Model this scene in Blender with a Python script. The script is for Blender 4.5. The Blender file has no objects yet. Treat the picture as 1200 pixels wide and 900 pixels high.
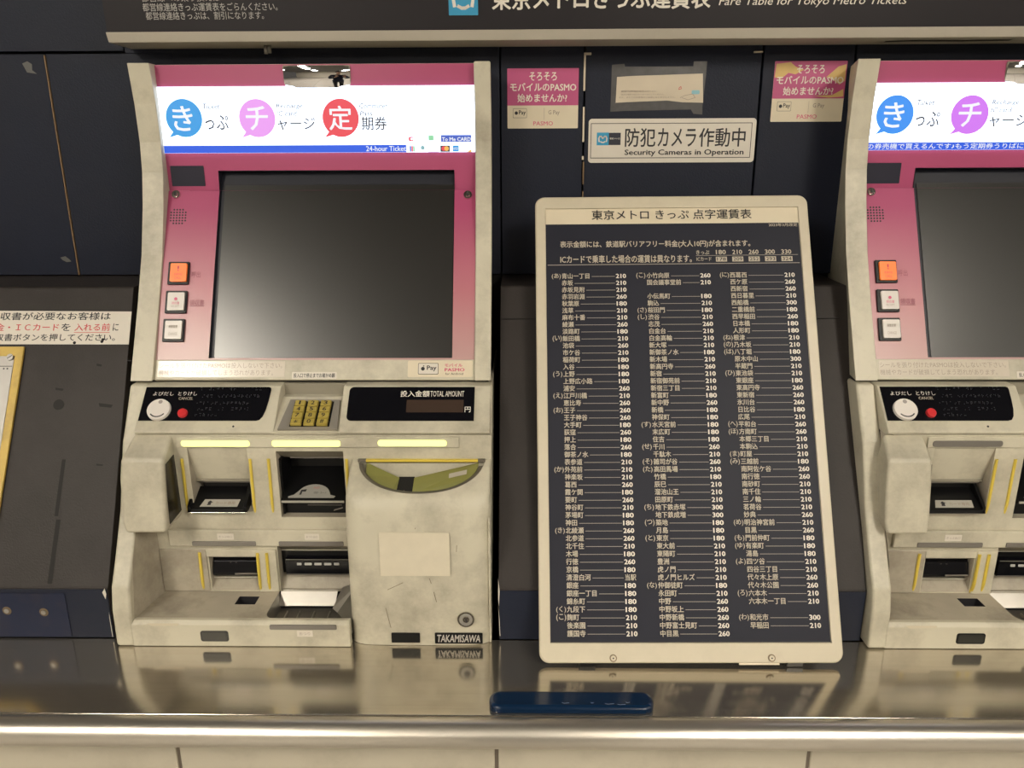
import bpy, bmesh, math, random
from mathutils import Vector, Matrix
random.seed(7)
S = bpy.context.scene
COL = S.collection
R = math.radians

# ------------------------------------------------------------------ camera
F_PX, CAM_Z, PITCH, YAW, ROLL = 901.0, 1.40, 16.0, 0.82, 0.24
cam = bpy.data.cameras.new('camera')
cam.sensor_fit = 'HORIZONTAL'
cam.sensor_width = 36.0
cam.lens = 36.0 * F_PX / 1200.0
cam.clip_start = 0.02
camo = bpy.data.objects.new('camera', cam)
COL.objects.link(camo)
p_, y_, r_ = R(PITCH), R(YAW), R(ROLL)
fw = Vector((-math.sin(y_) * math.cos(p_), math.cos(y_) * math.cos(p_), -math.sin(p_)))
rt = Vector((math.cos(y_), math.sin(y_), 0))
up = rt.cross(fw)
rt2 = rt * math.cos(r_) - up * math.sin(r_)
up2 = up * math.cos(r_) + rt * math.sin(r_)
camo.matrix_world = Matrix(((rt2.x, up2.x, -fw.x, 0), (rt2.y, up2.y, -fw.y, 0), (rt2.z, up2.z, -fw.z, CAM_Z), (0, 0, 0, 1)))
S.camera = camo

# ------------------------------------------------------------------ world, exposure
W = bpy.data.worlds.new('world')
S.world = W
W.use_nodes = True
W.node_tree.nodes['Background'].inputs[0].default_value = (1.0, 0.93, 0.82, 1)
W.node_tree.nodes['Background'].inputs[1].default_value = 0.10
S.view_settings.view_transform = 'Standard'
S.view_settings.look = 'None'
S.view_settings.gamma = 1.0
S.view_settings.use_curve_mapping = False
S.view_settings.exposure = -0.32
TUBE = 66.0                       # brightness of the ceiling tubes
SIGN = 2.6                       # brightness of the lit signs on the machines

# ------------------------------------------------------------------ materials
def srgb(r, g, b):
    f = lambda c: (c / 255 / 12.92) if c / 255 <= 0.04045 else ((c / 255 + 0.055) / 1.055) ** 2.4
    return (f(r), f(g), f(b))

MATS = {}
def mat(name, col, rough=0.5, metal=0.0, var=0.0, scale=20.0, dirt=None, dirt_amt=0.0, dirt_scale=6.0, bump=0.0, bscale=300.0, coat=0.0, spec=0.5, emit=None, es=0.0, stretch=None, aniso=0.0):
    m = bpy.data.materials.new(name)
    m.use_nodes = True
    nt = m.node_tree
    b = nt.nodes['Principled BSDF']
    b.inputs['Base Color'].default_value = (*col, 1)
    b.inputs['Roughness'].default_value = rough
    b.inputs['Metallic'].default_value = metal
    b.inputs['Specular IOR Level'].default_value = spec
    b.inputs['Coat Weight'].default_value = coat
    b.inputs['Coat Roughness'].default_value = 0.08
    if aniso:
        b.inputs['Anisotropic'].default_value = aniso
    if emit:
        b.inputs['Emission Color'].default_value = (*emit, 1)
        b.inputs['Emission Strength'].default_value = es
    src = None
    if var or dirt or bump:
        tc = nt.nodes.new('ShaderNodeTexCoord')
        vec = tc.outputs['Object']
        if stretch:
            mp = nt.nodes.new('ShaderNodeMapping')
            mp.inputs['Scale'].default_value = stretch
            nt.links.new(vec, mp.inputs[0])
            vec = mp.outputs[0]
    if var:
        n = nt.nodes.new('ShaderNodeTexNoise')
        n.inputs['Scale'].default_value = scale
        n.inputs['Detail'].default_value = 6
        nt.links.new(vec, n.inputs['Vector'])
        mx = nt.nodes.new('ShaderNodeMix'); mx.data_type = 'RGBA'
        mx.inputs['A'].default_value = (*[c * (1 - var) for c in col], 1)
        mx.inputs['B'].default_value = (*[min(1, c * (1 + var)) for c in col], 1)
        nt.links.new(n.outputs['Fac'], mx.inputs['Factor'])
        src = mx.outputs['Result']
    if dirt:
        n = nt.nodes.new('ShaderNodeTexNoise')
        n.inputs['Scale'].default_value = dirt_scale
        n.inputs['Detail'].default_value = 10
        n.inputs['Roughness'].default_value = 0.7
        nt.links.new(vec, n.inputs['Vector'])
        rp = nt.nodes.new('ShaderNodeValToRGB')
        rp.color_ramp.elements[0].position = 0.46; rp.color_ramp.elements[0].color = (0, 0, 0, 1)
        rp.color_ramp.elements[1].position = 0.78; rp.color_ramp.elements[1].color = (dirt_amt,) * 3 + (1,)
        nt.links.new(n.outputs['Fac'], rp.inputs[0])
        mx = nt.nodes.new('ShaderNodeMix'); mx.data_type = 'RGBA'
        nt.links.new(rp.outputs[0], mx.inputs['Factor'])
        if src: nt.links.new(src, mx.inputs['A'])
        else: mx.inputs['A'].default_value = (*col, 1)
        mx.inputs['B'].default_value = (*dirt, 1)
        src = mx.outputs['Result']
    if src: nt.links.new(src, b.inputs['Base Color'])
    if bump:
        n = nt.nodes.new('ShaderNodeTexNoise')
        n.inputs['Scale'].default_value = bscale
        n.inputs['Detail'].default_value = 3
        nt.links.new(vec, n.inputs['Vector'])
        bp = nt.nodes.new('ShaderNodeBump')
        bp.inputs['Strength'].default_value = bump
        bp.inputs['Distance'].default_value = 0.001
        nt.links.new(n.outputs['Fac'], bp.inputs['Height'])
        nt.links.new(bp.outputs[0], b.inputs['Normal'])
    MATS[name] = m
    return m

def glow(name, col, k=1.0):
    return mat(name, (0.02, 0.02, 0.02), 0.4, emit=col, es=k * 1.2)

grime = (0.10, 0.075, 0.05)
beige = mat('beige_plastic', (0.55, 0.512, 0.400), 0.42, var=0.10, scale=25, dirt=grime, dirt_amt=0.6, dirt_scale=10, bump=0.15, bscale=700)
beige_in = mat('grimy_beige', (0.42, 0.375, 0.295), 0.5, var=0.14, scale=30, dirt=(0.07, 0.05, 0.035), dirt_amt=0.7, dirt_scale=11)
frame_beige = mat('board_frame_plastic', (0.58, 0.52, 0.395), 0.42, var=0.05, scale=30, dirt=grime, dirt_amt=0.12, dirt_scale=20)
grey_beige = mat('grey_beige_plastic', (0.27, 0.245, 0.19), 0.45, var=0.06)
navy = mat('navy_wall_laminate', (0.0112, 0.0140, 0.0275), 0.48, spec=0.22, var=0.15, scale=14, dirt=(0.025, 0.024, 0.026), dirt_amt=0.25, dirt_scale=8, bump=0.35, bscale=420)
dark_panel = mat('charcoal_console_laminate', (0.036, 0.0305, 0.0285), 0.46, spec=0.20, var=0.14, scale=10, dirt=(0.016, 0.013, 0.012), dirt_amt=0.55, dirt_scale=7, bump=0.3, bscale=420)
blue_panel = mat('dull_blue_kick_panel', (0.015, 0.019, 0.035), 0.48, spec=0.2, var=0.15, scale=12, dirt=(0.03, 0.024, 0.02), dirt_amt=0.3, bump=0.2, bscale=300)
blue_patch = mat('blue_patch_paint', (0.016, 0.021, 0.046), 0.5, spec=0.2, var=0.15, scale=15, dirt=(0.07, 0.05, 0.035), dirt_amt=0.25, dirt_scale=25)
dark_tape = mat('dark_tape_residue', (0.017, 0.015, 0.0145), 0.5, spec=0.15)
black = mat('black_plastic', (0.005, 0.005, 0.0055), 0.35, spec=0.25)
black_gloss = mat('black_gloss_panel', (0.004, 0.004, 0.006), 0.22, spec=0.3)
gap = mat('dark_gap', (0.006, 0.005, 0.005), 0.8)
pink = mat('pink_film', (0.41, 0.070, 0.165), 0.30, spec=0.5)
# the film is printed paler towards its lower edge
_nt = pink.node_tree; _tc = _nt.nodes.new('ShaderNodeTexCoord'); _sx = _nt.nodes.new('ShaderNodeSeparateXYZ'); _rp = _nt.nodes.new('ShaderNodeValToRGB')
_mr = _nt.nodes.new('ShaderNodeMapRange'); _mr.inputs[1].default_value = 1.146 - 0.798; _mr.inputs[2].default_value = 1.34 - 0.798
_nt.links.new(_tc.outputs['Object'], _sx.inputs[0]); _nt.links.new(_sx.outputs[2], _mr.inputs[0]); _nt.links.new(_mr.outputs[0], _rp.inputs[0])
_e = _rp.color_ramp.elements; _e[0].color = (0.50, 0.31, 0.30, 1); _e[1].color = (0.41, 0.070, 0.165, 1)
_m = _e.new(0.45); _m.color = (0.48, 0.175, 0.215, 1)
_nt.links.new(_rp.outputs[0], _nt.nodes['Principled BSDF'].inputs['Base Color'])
screen_m = mat('screen_glass', (0.010, 0.009, 0.008), 0.28, spec=1.0)
screen_fr = mat('screen_frame_plastic', (0.010, 0.011, 0.020), 0.45)
white_paper = mat('white_sticker', (0.66, 0.61, 0.53), 0.4, var=0.04, scale=60)
cream_sticker = mat('cream_sticker', (0.68, 0.60, 0.45), 0.35, var=0.06, scale=40)
clear_tape = mat('clear_tape_on_plastic', (0.60, 0.54, 0.45), 0.18, var=0.04, scale=90)
pink_sticker = mat('magenta_sticker', (0.47, 0.075, 0.20), 0.4)
ink = mat('dark_ink', (0.018, 0.017, 0.020), 0.5)
ink_grey = mat('faded_ink', (0.33, 0.27, 0.22), 0.5)
ink_red = mat('red_ink', (0.55, 0.05, 0.06), 0.5)
ink_white = mat('white_ink', (0.75, 0.70, 0.62), 0.5)
ink_dim = mat('dim_white_ink', (0.52, 0.46, 0.37), 0.5)
ink_sign = mat('grey_white_ink', (0.42, 0.40, 0.38), 0.5)
ink_rule = mat('grey_rule_ink', (0.36, 0.33, 0.29), 0.5)
ink_pink = mat('pink_ink', (0.62, 0.10, 0.20), 0.5)
teal = mat('blue_logo_ink', (0.03, 0.30, 0.52), 0.45)
navy_ink = mat('navy_ink', (0.012, 0.013, 0.028), 0.45)
sheet_navy = mat('fare_sheet_print', (0.017, 0.0178, 0.0285), 0.5, spec=0.22, var=0.12, scale=12)
yellow = mat('yellow_plastic', (0.66, 0.50, 0.07), 0.35, var=0.06)
yellow_frame = mat('yellow_frame_paint', (0.55, 0.38, 0.075), 0.45, var=0.12, scale=40, dirt=grime, dirt_amt=0.4, dirt_scale=30)
key_m = mat('brass_yellow_key', (0.50, 0.39, 0.085), 0.35, metal=0.25, var=0.1, scale=150)
orange = mat('orange_button_cap', (0.85, 0.17, 0.02), 0.35, emit=(1.0, 0.22, 0.03), es=0.35)
white_btn = mat('white_button_cap', (0.62, 0.58, 0.54), 0.3)
red_btn = mat('red_button', (0.62, 0.03, 0.035), 0.35)
dial_m = mat('pale_dial', (0.74, 0.69, 0.64), 0.4)
steel = mat('brushed_steel', (0.60, 0.555, 0.48), 0.14, metal=0.92, var=0.05, scale=8, stretch=(1, 40, 40), dirt=(0.42, 0.36, 0.29), dirt_amt=0.4, dirt_scale=3)
rail_m = mat('polished_steel_rail', (0.70, 0.65, 0.57), 0.33, metal=0.92, bump=0.05, bscale=350)
tray_steel = mat('tray_steel', (0.58, 0.55, 0.50), 0.42, metal=1.0, var=0.12, scale=40)
plate_steel = mat('worn_steel_plate', (0.36, 0.345, 0.325), 0.5, metal=1.0, var=0.1, scale=15)
chrome = mat('chrome', (0.7, 0.68, 0.64), 0.12, metal=1.0)
mirror_m = mat('mirror_silver', (0.86, 0.85, 0.86), 0.04, metal=1.0)
grey_bar = mat('grey_indicator', (0.16, 0.145, 0.125), 0.35)
green_wing = mat('yellow_green_plastic', (0.22, 0.215, 0.065), 0.3, var=0.1, scale=60)
rim_grey = mat('grey_slot_rim', (0.13, 0.115, 0.09), 0.4)
amber_lcd = mat('unlit_amount_window', (0.050, 0.032, 0.024), 0.25)
blue_block = mat('dark_blue_gloss', (0.004, 0.018, 0.050), 0.16, coat=0.4)
base_beige = mat('cream_base_panel', (0.49, 0.445, 0.35), 0.4, var=0.06, scale=8, dirt=grime, dirt_amt=0.25, dirt_scale=12)
sign_face = mat('fare_sign_print', (0.020, 0.017, 0.020), 0.40, spec=0.22, var=0.06)
sign_frame = mat('sign_frame_paint', (0.46, 0.42, 0.35), 0.42, var=0.06, scale=12, dirt=grime, dirt_amt=0.2)
tape_clear = mat('old_clear_tape', (0.085, 0.083, 0.085), 0.2, var=0.3, scale=80)
old_paper = mat('old_paper', (0.60, 0.52, 0.40), 0.5, var=0.10, scale=30)
torn = mat('torn_paper_yellow', (0.62, 0.42, 0.15), 0.5, var=0.15, scale=60)
plaster = mat('pale_plaster', (0.62, 0.58, 0.50), 0.7)
floor_m = mat('station_floor_tile', (0.33, 0.31, 0.28), 0.35, var=0.1, scale=4)
ceil_m = mat('grey_ceiling_panel', (0.13, 0.125, 0.115), 0.7)
lamp_on = mat('fluorescent_diffuser', (0.8, 0.8, 0.8), 0.5, emit=(1.0, 0.915, 0.775), es=TUBE)
lit_white = glow('lit_white_panel', (0.74, 0.84, 1.0), SIGN)
lit_print = glow('lit_white_print', (0.95, 0.97, 1.0), 1.0)
lit_blue = glow('lit_blue_band', srgb(25, 92, 232), 0.95)
lit_sky = glow('lit_sky_blue', srgb(48, 158, 230), 1.0)
lit_mauve = glow('lit_mauve', srgb(238, 160, 245), 1.0)
lit_mauve2 = glow('lit_purple', srgb(214, 120, 246), 1.0)
lit_red = glow('lit_red', srgb(238, 72, 86), 1.0)
lit_ink = glow('lit_thin_grey_print', srgb(52, 54, 60), 1.0)
lit_pale = glow('lit_pale_grey_print', srgb(60, 62, 70), 1.0)
lit_green = glow('lit_green_print', srgb(150, 222, 170), 1.0)
lit_navy = glow('lit_navy_print', srgb(70, 100, 200), 1.0)
lit_orange = glow('lit_orange_print', srgb(255, 190, 90), 1.0)
lit_lime = mat('lit_lime_bar', (0.5, 0.5, 0.2), 0.4, emit=(0.95, 1.0, 0.36), es=1.35)

# ------------------------------------------------------------------ mesh helpers
class Frame:
    """A flat working surface: origin, unit across, unit up; normal points at the viewer."""
    def __init__(s, o, u, v):
        s.o, s.u, s.v = Vector(o), Vector(u).normalized(), Vector(v).normalized()
        s.n = s.u.cross(s.v)
    def p(s, a, b, h=0.0):
        return s.o + s.u * a + s.v * b + s.n * h

class MB:
    def __init__(s):
        s.v, s.f, s.m, s.sm, s.mats = [], [], [], [], []
    def mi(s, m):
        if m not in s.mats: s.mats.append(m)
        return s.mats.index(m)
    def face(s, pts, m, smooth=False):
        i = len(s.v)
        s.v += [Vector(p) for p in pts]
        s.f.append(list(range(i, i + len(pts)))); s.m.append(s.mi(m)); s.sm.append(smooth)
    def raw(s, verts, faces, m, smooth=False):
        i = len(s.v)
        s.v += [Vector(p) for p in verts]
        for f in faces:
            s.f.append([k + i for k in f]); s.m.append(s.mi(m)); s.sm.append(smooth)
    def loft(s, rings, m, closed=True, caps=True, smooth=False):
        n = len(rings[0]); verts = [p for r in rings for p in r]; faces = []
        for a in range(len(rings) - 1):
            for b in range(n if closed else n - 1):
                c = (b + 1) % n
                faces.append([a * n + b, a * n + c, (a + 1) * n + c, (a + 1) * n + b])
        s.raw(verts, faces, m, smooth)
        if caps and closed:
            i = len(s.v) - len(verts)
            for ring in (range(n - 1, -1, -1), range((len(rings) - 1) * n, len(rings) * n)):
                s.f.append([i + k for k in ring]); s.m.append(s.mi(m)); s.sm.append(False)
    def box(s, x0, x1, y0, y1, z0, z1, m):
        s.loft([[(x, y0, z0), (x, y1, z0), (x, y1, z1), (x, y0, z1)] for x in (x0, x1)], m)
    def prism(s, yz, x0, x1, m, smooth=False):
        s.loft([[(x, y, z) for y, z in yz] for x in (x0, x1)], m, smooth=smooth)
    def extr(s, fr, pts, h0, h1, m):
        s.loft([[fr.p(a, b, h) for a, b in pts] for h in (h0, h1)], m)
    def rrect(s, fr, a0, a1, b0, b1, r, h0, h1, m, k=5):
        s.extr(fr, rr(a0, a1, b0, b1, r, k), h0, h1, m)
    def disc(s, fr, a, b, r, h0, h1, m, n=24, r1=None):
        r1 = r if r1 is None else r1
        c = lambda q, h: [fr.p(a + q * math.cos(2 * math.pi * i / n), b + q * math.sin(2 * math.pi * i / n), h) for i in range(n)]
        s.loft([c(r, h0), c(r1, h1)], m)
    def flat(s, fr, pts, h, m):
        s.face([fr.p(a, b, h) for a, b in pts], m)
    def stroke(s, fr, pts, w, h, m):
        for (a0, b0), (a1, b1) in zip(pts, pts[1:]):
            d = Vector((a1 - a0, b1 - b0))
            if d.length < 1e-9: continue
            e = d.normalized() * w * 0.3; q = Vector((-d.y, d.x)).normalized() * w / 2
            s.flat(fr, [(a0 - e.x + q.x, b0 - e.y + q.y), (a0 - e.x - q.x, b0 - e.y - q.y), (a1 + e.x - q.x, b1 + e.y - q.y), (a1 + e.x + q.x, b1 + e.y + q.y)], h, m)
    def tube(s, pts, r, m, n=12, smooth=True):
        pts = [Vector(p) for p in pts]; rings = []
        for i, p in enumerate(pts):
            t = (pts[min(i + 1, len(pts) - 1)] - pts[max(i - 1, 0)]).normalized()
            a = t.cross(Vector((0, 0, 1)) if abs(t.z) < .9 else Vector((0, 1, 0))).normalized(); b = t.cross(a)
            rings.append([p + a * r * math.cos(2 * math.pi * k / n) + b * r * math.sin(2 * math.pi * k / n) for k in range(n)])
        s.loft(rings, m, smooth=smooth)
    def panel(s, fr, a0, a1, b0, b1, holes, m, depth=0.03, wall=None):
        """A sheet with rectangular openings (a0,a1,b0,b1[,depth]) and the side walls of each opening."""
        xs = sorted({a0, a1, *[h[0] for h in holes], *[h[1] for h in holes]})
        ys = sorted({b0, b1, *[h[2] for h in holes], *[h[3] for h in holes]})
        xs = [x for x in xs if a0 <= x <= a1]; ys = [y for y in ys if b0 <= y <= b1]
        for x, X in zip(xs, xs[1:]):
            for y, Y in zip(ys, ys[1:]):
                cx, cy = (x + X) / 2, (y + Y) / 2
                if not any(h[0] < cx < h[1] and h[2] < cy < h[3] for h in holes):
                    s.flat(fr, [(x, y), (X, y), (X, Y), (x, Y)], 0, m)
        for h in holes:
            d = h[4] if len(h) > 4 else depth
            c = [(h[0], h[2]), (h[1], h[2]), (h[1], h[3]), (h[0], h[3])]
            for (p, q) in zip(c, c[1:] + c[:1]):
                s.face([fr.p(*p), fr.p(*q), fr.p(*q, -d), fr.p(*p, -d)], wall or m)
    def text(s, body, fr, a0, a1, b0, b1, m, h=0.0006, bold=0.0, shear=0.0):
        """Lettering stretched to fill the box a0..a1, b0..b1 on the surface."""
        vs, fs = glyphs(body, bold, shear)
        x0 = min(v[0] for v in vs); x1 = max(v[0] for v in vs); y0 = min(v[1] for v in vs); y1 = max(v[1] for v in vs)
        kx, ky = (a1 - a0) / max(x1 - x0, 1e-6), (b1 - b0) / max(y1 - y0, 1e-6)
        s.raw([fr.p(a0 + (v[0] - x0) * kx, b0 + (v[1] - y0) * ky, h + v[2]) for v in vs], fs, m)
    def line(s, body, fr, a, b, size, m, h=0.0006, bold=0.0, adv=None, right=False):
        """Lettering at a fixed character size; adv = spacing of full-width characters."""
        vs, fs = glyphs(body, bold, 0.0)
        kx = (adv / 1.0) if adv else size
        off = max(v[0] for v in vs) * kx if right else 0
        s.raw([fr.p(a + v[0] * kx - off, b + v[1] * size, h + v[2]) for v in vs], fs, m)
    def build(s, name, parent=None, off=(0, 0, 0), bevel=0.0, seg=2, weld=True, ang=30, subsurf=0):
        o_ = Vector(off)
        me = bpy.data.meshes.new(name)
        me.from_pydata([tuple(v - o_) for v in s.v], [], s.f)
        for m in s.mats: me.materials.append(m)
        for p, i, q in zip(me.polygons, s.m, s.sm):
            p.material_index = i; p.use_smooth = q
        bm = bmesh.new(); bm.from_mesh(me)
        if weld: bmesh.ops.remove_doubles(bm, verts=bm.verts, dist=1e-6)
        bmesh.ops.recalc_face_normals(bm, faces=bm.faces)
        bm.to_mesh(me); bm.free()
        o = bpy.data.objects.new(name, me)
        COL.objects.link(o)
        if parent: o.parent = parent
        if bevel:
            md = o.modifiers.new('bevel', 'BEVEL'); md.width = bevel; md.segments = seg
            md.limit_method = 'ANGLE'; md.angle_limit = R(ang); md.harden_normals = True
        if subsurf:
            md = o.modifiers.new('subsurf', 'SUBSURF'); md.levels = md.render_levels = subsurf
        return o

def rr(a0, a1, b0, b1, r, k=5):
    pts = []
    for cx, cy, s0 in ((a1 - r, b0 + r, -90), (a1 - r, b1 - r, 0), (a0 + r, b1 - r, 90), (a0 + r, b0 + r, 180)):
        for i in range(k + 1):
            t = R(s0 + 90 * i / k)
            pts.append((cx + r * math.cos(t), cy + r * math.sin(t)))
    return pts

_gl = {}
def glyphs(body, bold=0.0, shear=0.0):
    key = (body, bold, shear)
    if key not in _gl:
        c = bpy.data.curves.new('t', 'FONT')
        c.body = body; c.resolution_u = 2; c.shear = shear
        o = bpy.data.objects.new('t', c); COL.objects.link(o)
        bpy.context.view_layer.update()
        me = bpy.data.meshes.new_from_object(o.evaluated_get(bpy.context.evaluated_depsgraph_get()))
        vs, fs, k = [], [], len(me.vertices)
        d = max(0, bold)             # heavier lettering: the same outline laid down again, slightly shifted
        for i, (dx, dy) in enumerate(((0, 0), (d, 0), (-d, 0), (0, d * .7), (0, -d * .7)) if d else ((0, 0),)):
            vs += [(v.co.x + dx, v.co.y + dy, i * 4e-5) for v in me.vertices]
            fs += [[q + i * k for q in p.vertices] for p in me.polygons]
        _gl[key] = (vs, fs)
        bpy.data.objects.remove(o); bpy.data.curves.remove(c); bpy.data.meshes.remove(me)
    return _gl[key]

def thing(name, loc, label, cat, group=None):
    o = bpy.data.objects.new(name, None)
    o.empty_display_size = 0.05; o.location = loc
    COL.objects.link(o)
    return tag(o, label, cat, group)
def tag(o, label, cat, group=None):
    o['label'] = label; o['category'] = cat
    if group: o['group'] = group
    return o
def struct(o):
    o['kind'] = 'structure'
    return o
def copy_tree(o, parent=None):
    c = o.copy(); COL.objects.link(c)
    if parent: c.parent = parent
    for ch in list(o.children): copy_tree(ch, c)
    return c

X3, Y3, Z3 = Vector((1, 0, 0)), Vector((0, 1, 0)), Vector((0, 0, 1))
CZ = 0.798                                   # counter top
WY = 1.18                                    # face of the upper wall
wallF = Frame((0, WY, 0), X3, Z3)

# ------------------------------------------------------------------ structure: the place
b = MB(); b.box(-6, 6, -7, 1.3, -0.05, 0, floor_m)
for i in range(12): b.box(-6 + i, -5.99 + i, -7, 0.7, 0.0, 0.001, gap)
struct(b.build('floor'))
b = MB(); b.box(-6, 6, -7, 1.6, 2.62, 2.72, ceil_m); struct(b.build('ceiling'))
b = MB(); b.box(-6, 6, -7.1, -7, 0, 2.62, plaster); struct(b.build('wall_rear'))
# upper wall: laminate panels separated by narrow joints
b = MB()
b.box(-6, 6, WY + 0.012, WY + 0.06, 0.0, 2.62, gap)
for x0, x1, z0, z1 in ((-6, -0.687, 1.2372, 1.5535), (-0.6835, -0.5, 1.2372, 1.5535), (-0.031, 0.0878, 1.2372, 1.62), (0.0905, 0.3395, 1.2372, 1.62),
                       (0.3425, 0.4700, 1.2372, 1.62), (-6, -0.57, 1.557, 2.62), (-0.57, 6, 1.622, 2.62), (-0.499, -0.033, 1.2372, 1.62), (0.4725, 6, 1.2372, 1.62), (-0.5685, -0.499, 1.5535, 1.62)):
    b.rrect(wallF, x0, x1, z0, z1, 0.001, -0.02, 0, navy, 1)
struct(b.build('wall_back', bevel=0.0008, seg=1))
b = MB()
joint = mat('pale_joint_filler', (0.62, 0.54, 0.42), 0.5)  # light leaking from behind the joints, put into the strip colours
joint_br = mat('brown_joint_filler', (0.22, 0.14, 0.07), 0.5)
for z0, z1 in ((1.50, 1.549), (1.43, 1.478), (1.405, 1.41)): b.box(0.0872, 0.0898, WY - 0.004, WY + 0.002, z0, z1, joint)
b.box(0.0872, 0.0975, WY - 0.004, WY + 0.002, 1.5475, 1.5505, joint)
for z0, z1 in ((1.37, 1.402), (1.30, 1.36)): b.box(0.0888, 0.0905, WY - 0.004, WY + 0.002, z0, z1, joint_br)
b.box(0.327, 0.3395, WY - 0.004, WY + 0.002, 1.549, 1.551, joint)
for pts in ([(-.7190, 1.5410), (-.7110, 1.5440), (-.7050, 1.5400), (-.7060, 1.5320), (-.7000, 1.5270), (-.7140, 1.5290)], [(-.7100, 1.2640), (-.7020, 1.2660), (-.6960, 1.2610), (-.6940, 1.2580), (-.7010, 1.2570), (-.7070, 1.2600)]):
    b.flat(wallF, pts, 0.0004, mat('pale_scuff', (.10, .10, .095), .5) if 'pale_scuff' not in MATS else MATS['pale_scuff'])
struct(b.build('trim_1'))
b = MB(); b.box(-0.6862, -0.6848, WY - 0.0005, WY + 0.005, 1.2372, 1.552, joint_br); struct(b.build('trim_2'))  # lit open joint, its light painted as a brown strip
# lower console panels between the machines: ledge, slope, upright kick strip
def lower_panel(name, x0, x1, seam, u0=None, u1=None):
    b = MB(); u0 = x0 if u0 is None else u0; u1 = x1 if u1 is None else u1
    yz = [(WY + 0.03, 1.236), (1.0835, 1.2335), (1.0815, 1.2315), (0.882, 0.8735), (0.8800, 0.8715), (0.8800, 0.7985), (0.92, 0.7985), (WY + 0.03, 1.15)]
    b.loft([[(w if z > 1.1 else x, y, z) for y, z in yz] for x, w in ((x0, u0), (x1, u1))], dark_panel)
    b.box(x0 + 0.001, x1 - 0.001, 0.8785, 0.8802, 0.7990, 0.8705, blue_panel)
    if seam: b.box(x0 + 0.001, x1 - 0.001, 1.0575, 1.0600, 1.1905, 1.1918, gap)
    return struct(b.build(name, bevel=0.0015))
lower_panel('wall_left', -6, -0.5390, False, -6, -0.5530)
lower_panel('wall_middle', -0.0310, 0.4410, True, -0.0310, 0.4550)
lower_panel('wall_right', 0.94, 6, False)
slope = Frame((0, 0.8816, 0.8730), X3, Vector((0, 0.1996, 0.358)))     # face of the sloped panels, t measured up the slope
def sl(z): return (z - 0.8730) / slope.v.z
b = MB()
for pts in ([(-0.622, 1.018), (-0.617, 1.018), (-0.617, 0.952), (-0.622, 0.952)], [(-0.619, 0.948), (-0.613, 0.948), (-0.613, 0.876), (-0.619, 0.876)]):
    b.flat(slope, [(x, sl(z)) for x, z in pts], 0.0004, dark_tape)
for x, z, w, h in ((-0.592, 1.135, 0.008, 0.0015), (-0.575, 1.013, 0.010, 0.001), (-0.582, 1.086, 0.02, 0.0022), (-0.55, 1.14, 0.006, 0.001), (-0.645, 1.105, 0.012, 0.0015)):
    b.flat(slope, [(x, sl(z)), (x + w, sl(z - h)), (x + w * .9, sl(z - 2.6 * h)), (x + .1 * w, sl(z - 2 * h))], 0.0005, dark_tape)
b.disc(slope, -0.637, sl(1.084), 0.0075, 0.0002, 0.0006, dark_tape, 16)
struct(b.build('trim_3'))
kick = Frame((0, 0.8782, 0), X3, Z3)
b = MB()
b.rrect(kick, -0.80, -0.5955, 0.8005, 0.8655, 0.002, 0, 0.001, blue_patch)
for x, z in ((-0.675, 0.840), (-0.6265, 0.838)):
    b.disc(kick, x, z, 0.006, 0.001, 0.0018, mat('rust_ring', (0.14, 0.10, 0.06), 0.6), 16); b.disc(kick, x, z, 0.0033, 0.0018, 0.003, plate_steel, 14)
struct(b.build('trim_4', bevel=0.0004, seg=1))
b = MB()     # chipped pale edges beside the machines
chip = mat('chipped_edge', (0.62, 0.58, 0.50), 0.6)
for pts in ([(-0.5405, .874), (-0.5445, .868), (-0.5415, .858), (-0.5395, .866)], [(-0.5400, .84), (-0.5408, .83), (-0.5408, .802), (-0.5400, .802)],
            [(-0.0312, .89), (-0.0295, .872), (-0.0305, .85), (-0.0315, .86)], [(-0.0315, .85), (-0.0300, .83), (-0.0290, .806), (-0.0300, .806)]):
    b.flat(kick, pts, 0.0025, chip)
struct(b.build('trim_5'))
# base below the counter
b = MB()
edges = [-6, -0.7840, -0.4055, -0.0305, 0.3330, 0.70, 6]
for x0, x1 in zip(edges, edges[1:]): b.box(x0 + 0.0022, x1 - 0.0022, 0.745, 0.765, 0.03, 0.752, base_beige)
b.box(-6, 6, 0.7475, 0.78, 0.0, 0.752, mat('brown_seam', (0.16, 0.13, 0.10), 0.6))
struct(b.build('wall_front_base', bevel=0.001))
# ------------------------------------------------------------------ counter and rail
root = thing('counter', (0, 0.80, CZ), 'long brushed steel counter the ticket machines and fare board stand on', 'counter')
b = MB(); b.box(-6, 6, 0.734, 0.8795, CZ - 0.018, CZ, steel); b.build('counter_top', root, root.location, bevel=0.0015)
b = MB(); b.box(-6, 6, 0.737, 0.752, CZ - 0.045, CZ - 0.018, steel); b.build('apron', root, root.location)
root = thing('handrail', (0, 0.7145, 0.79), 'round polished steel rail along the front edge of the steel counter', 'rail')
b = MB(); b.tube([(x, 0.7168, 0.7893) for x in (-6, -3, -1, 0, 1, 3, 6)], 0.0163, rail_m, 40); b.build('pipe', root, root.location)
b = MB()
for x in (-1.1, 0.75, 2.4): b.box(x, x + 0.02, 0.718, 0.7365, 0.765, 0.776, rail_m); b.build('bracket', root, root.location); b = MB()
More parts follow.
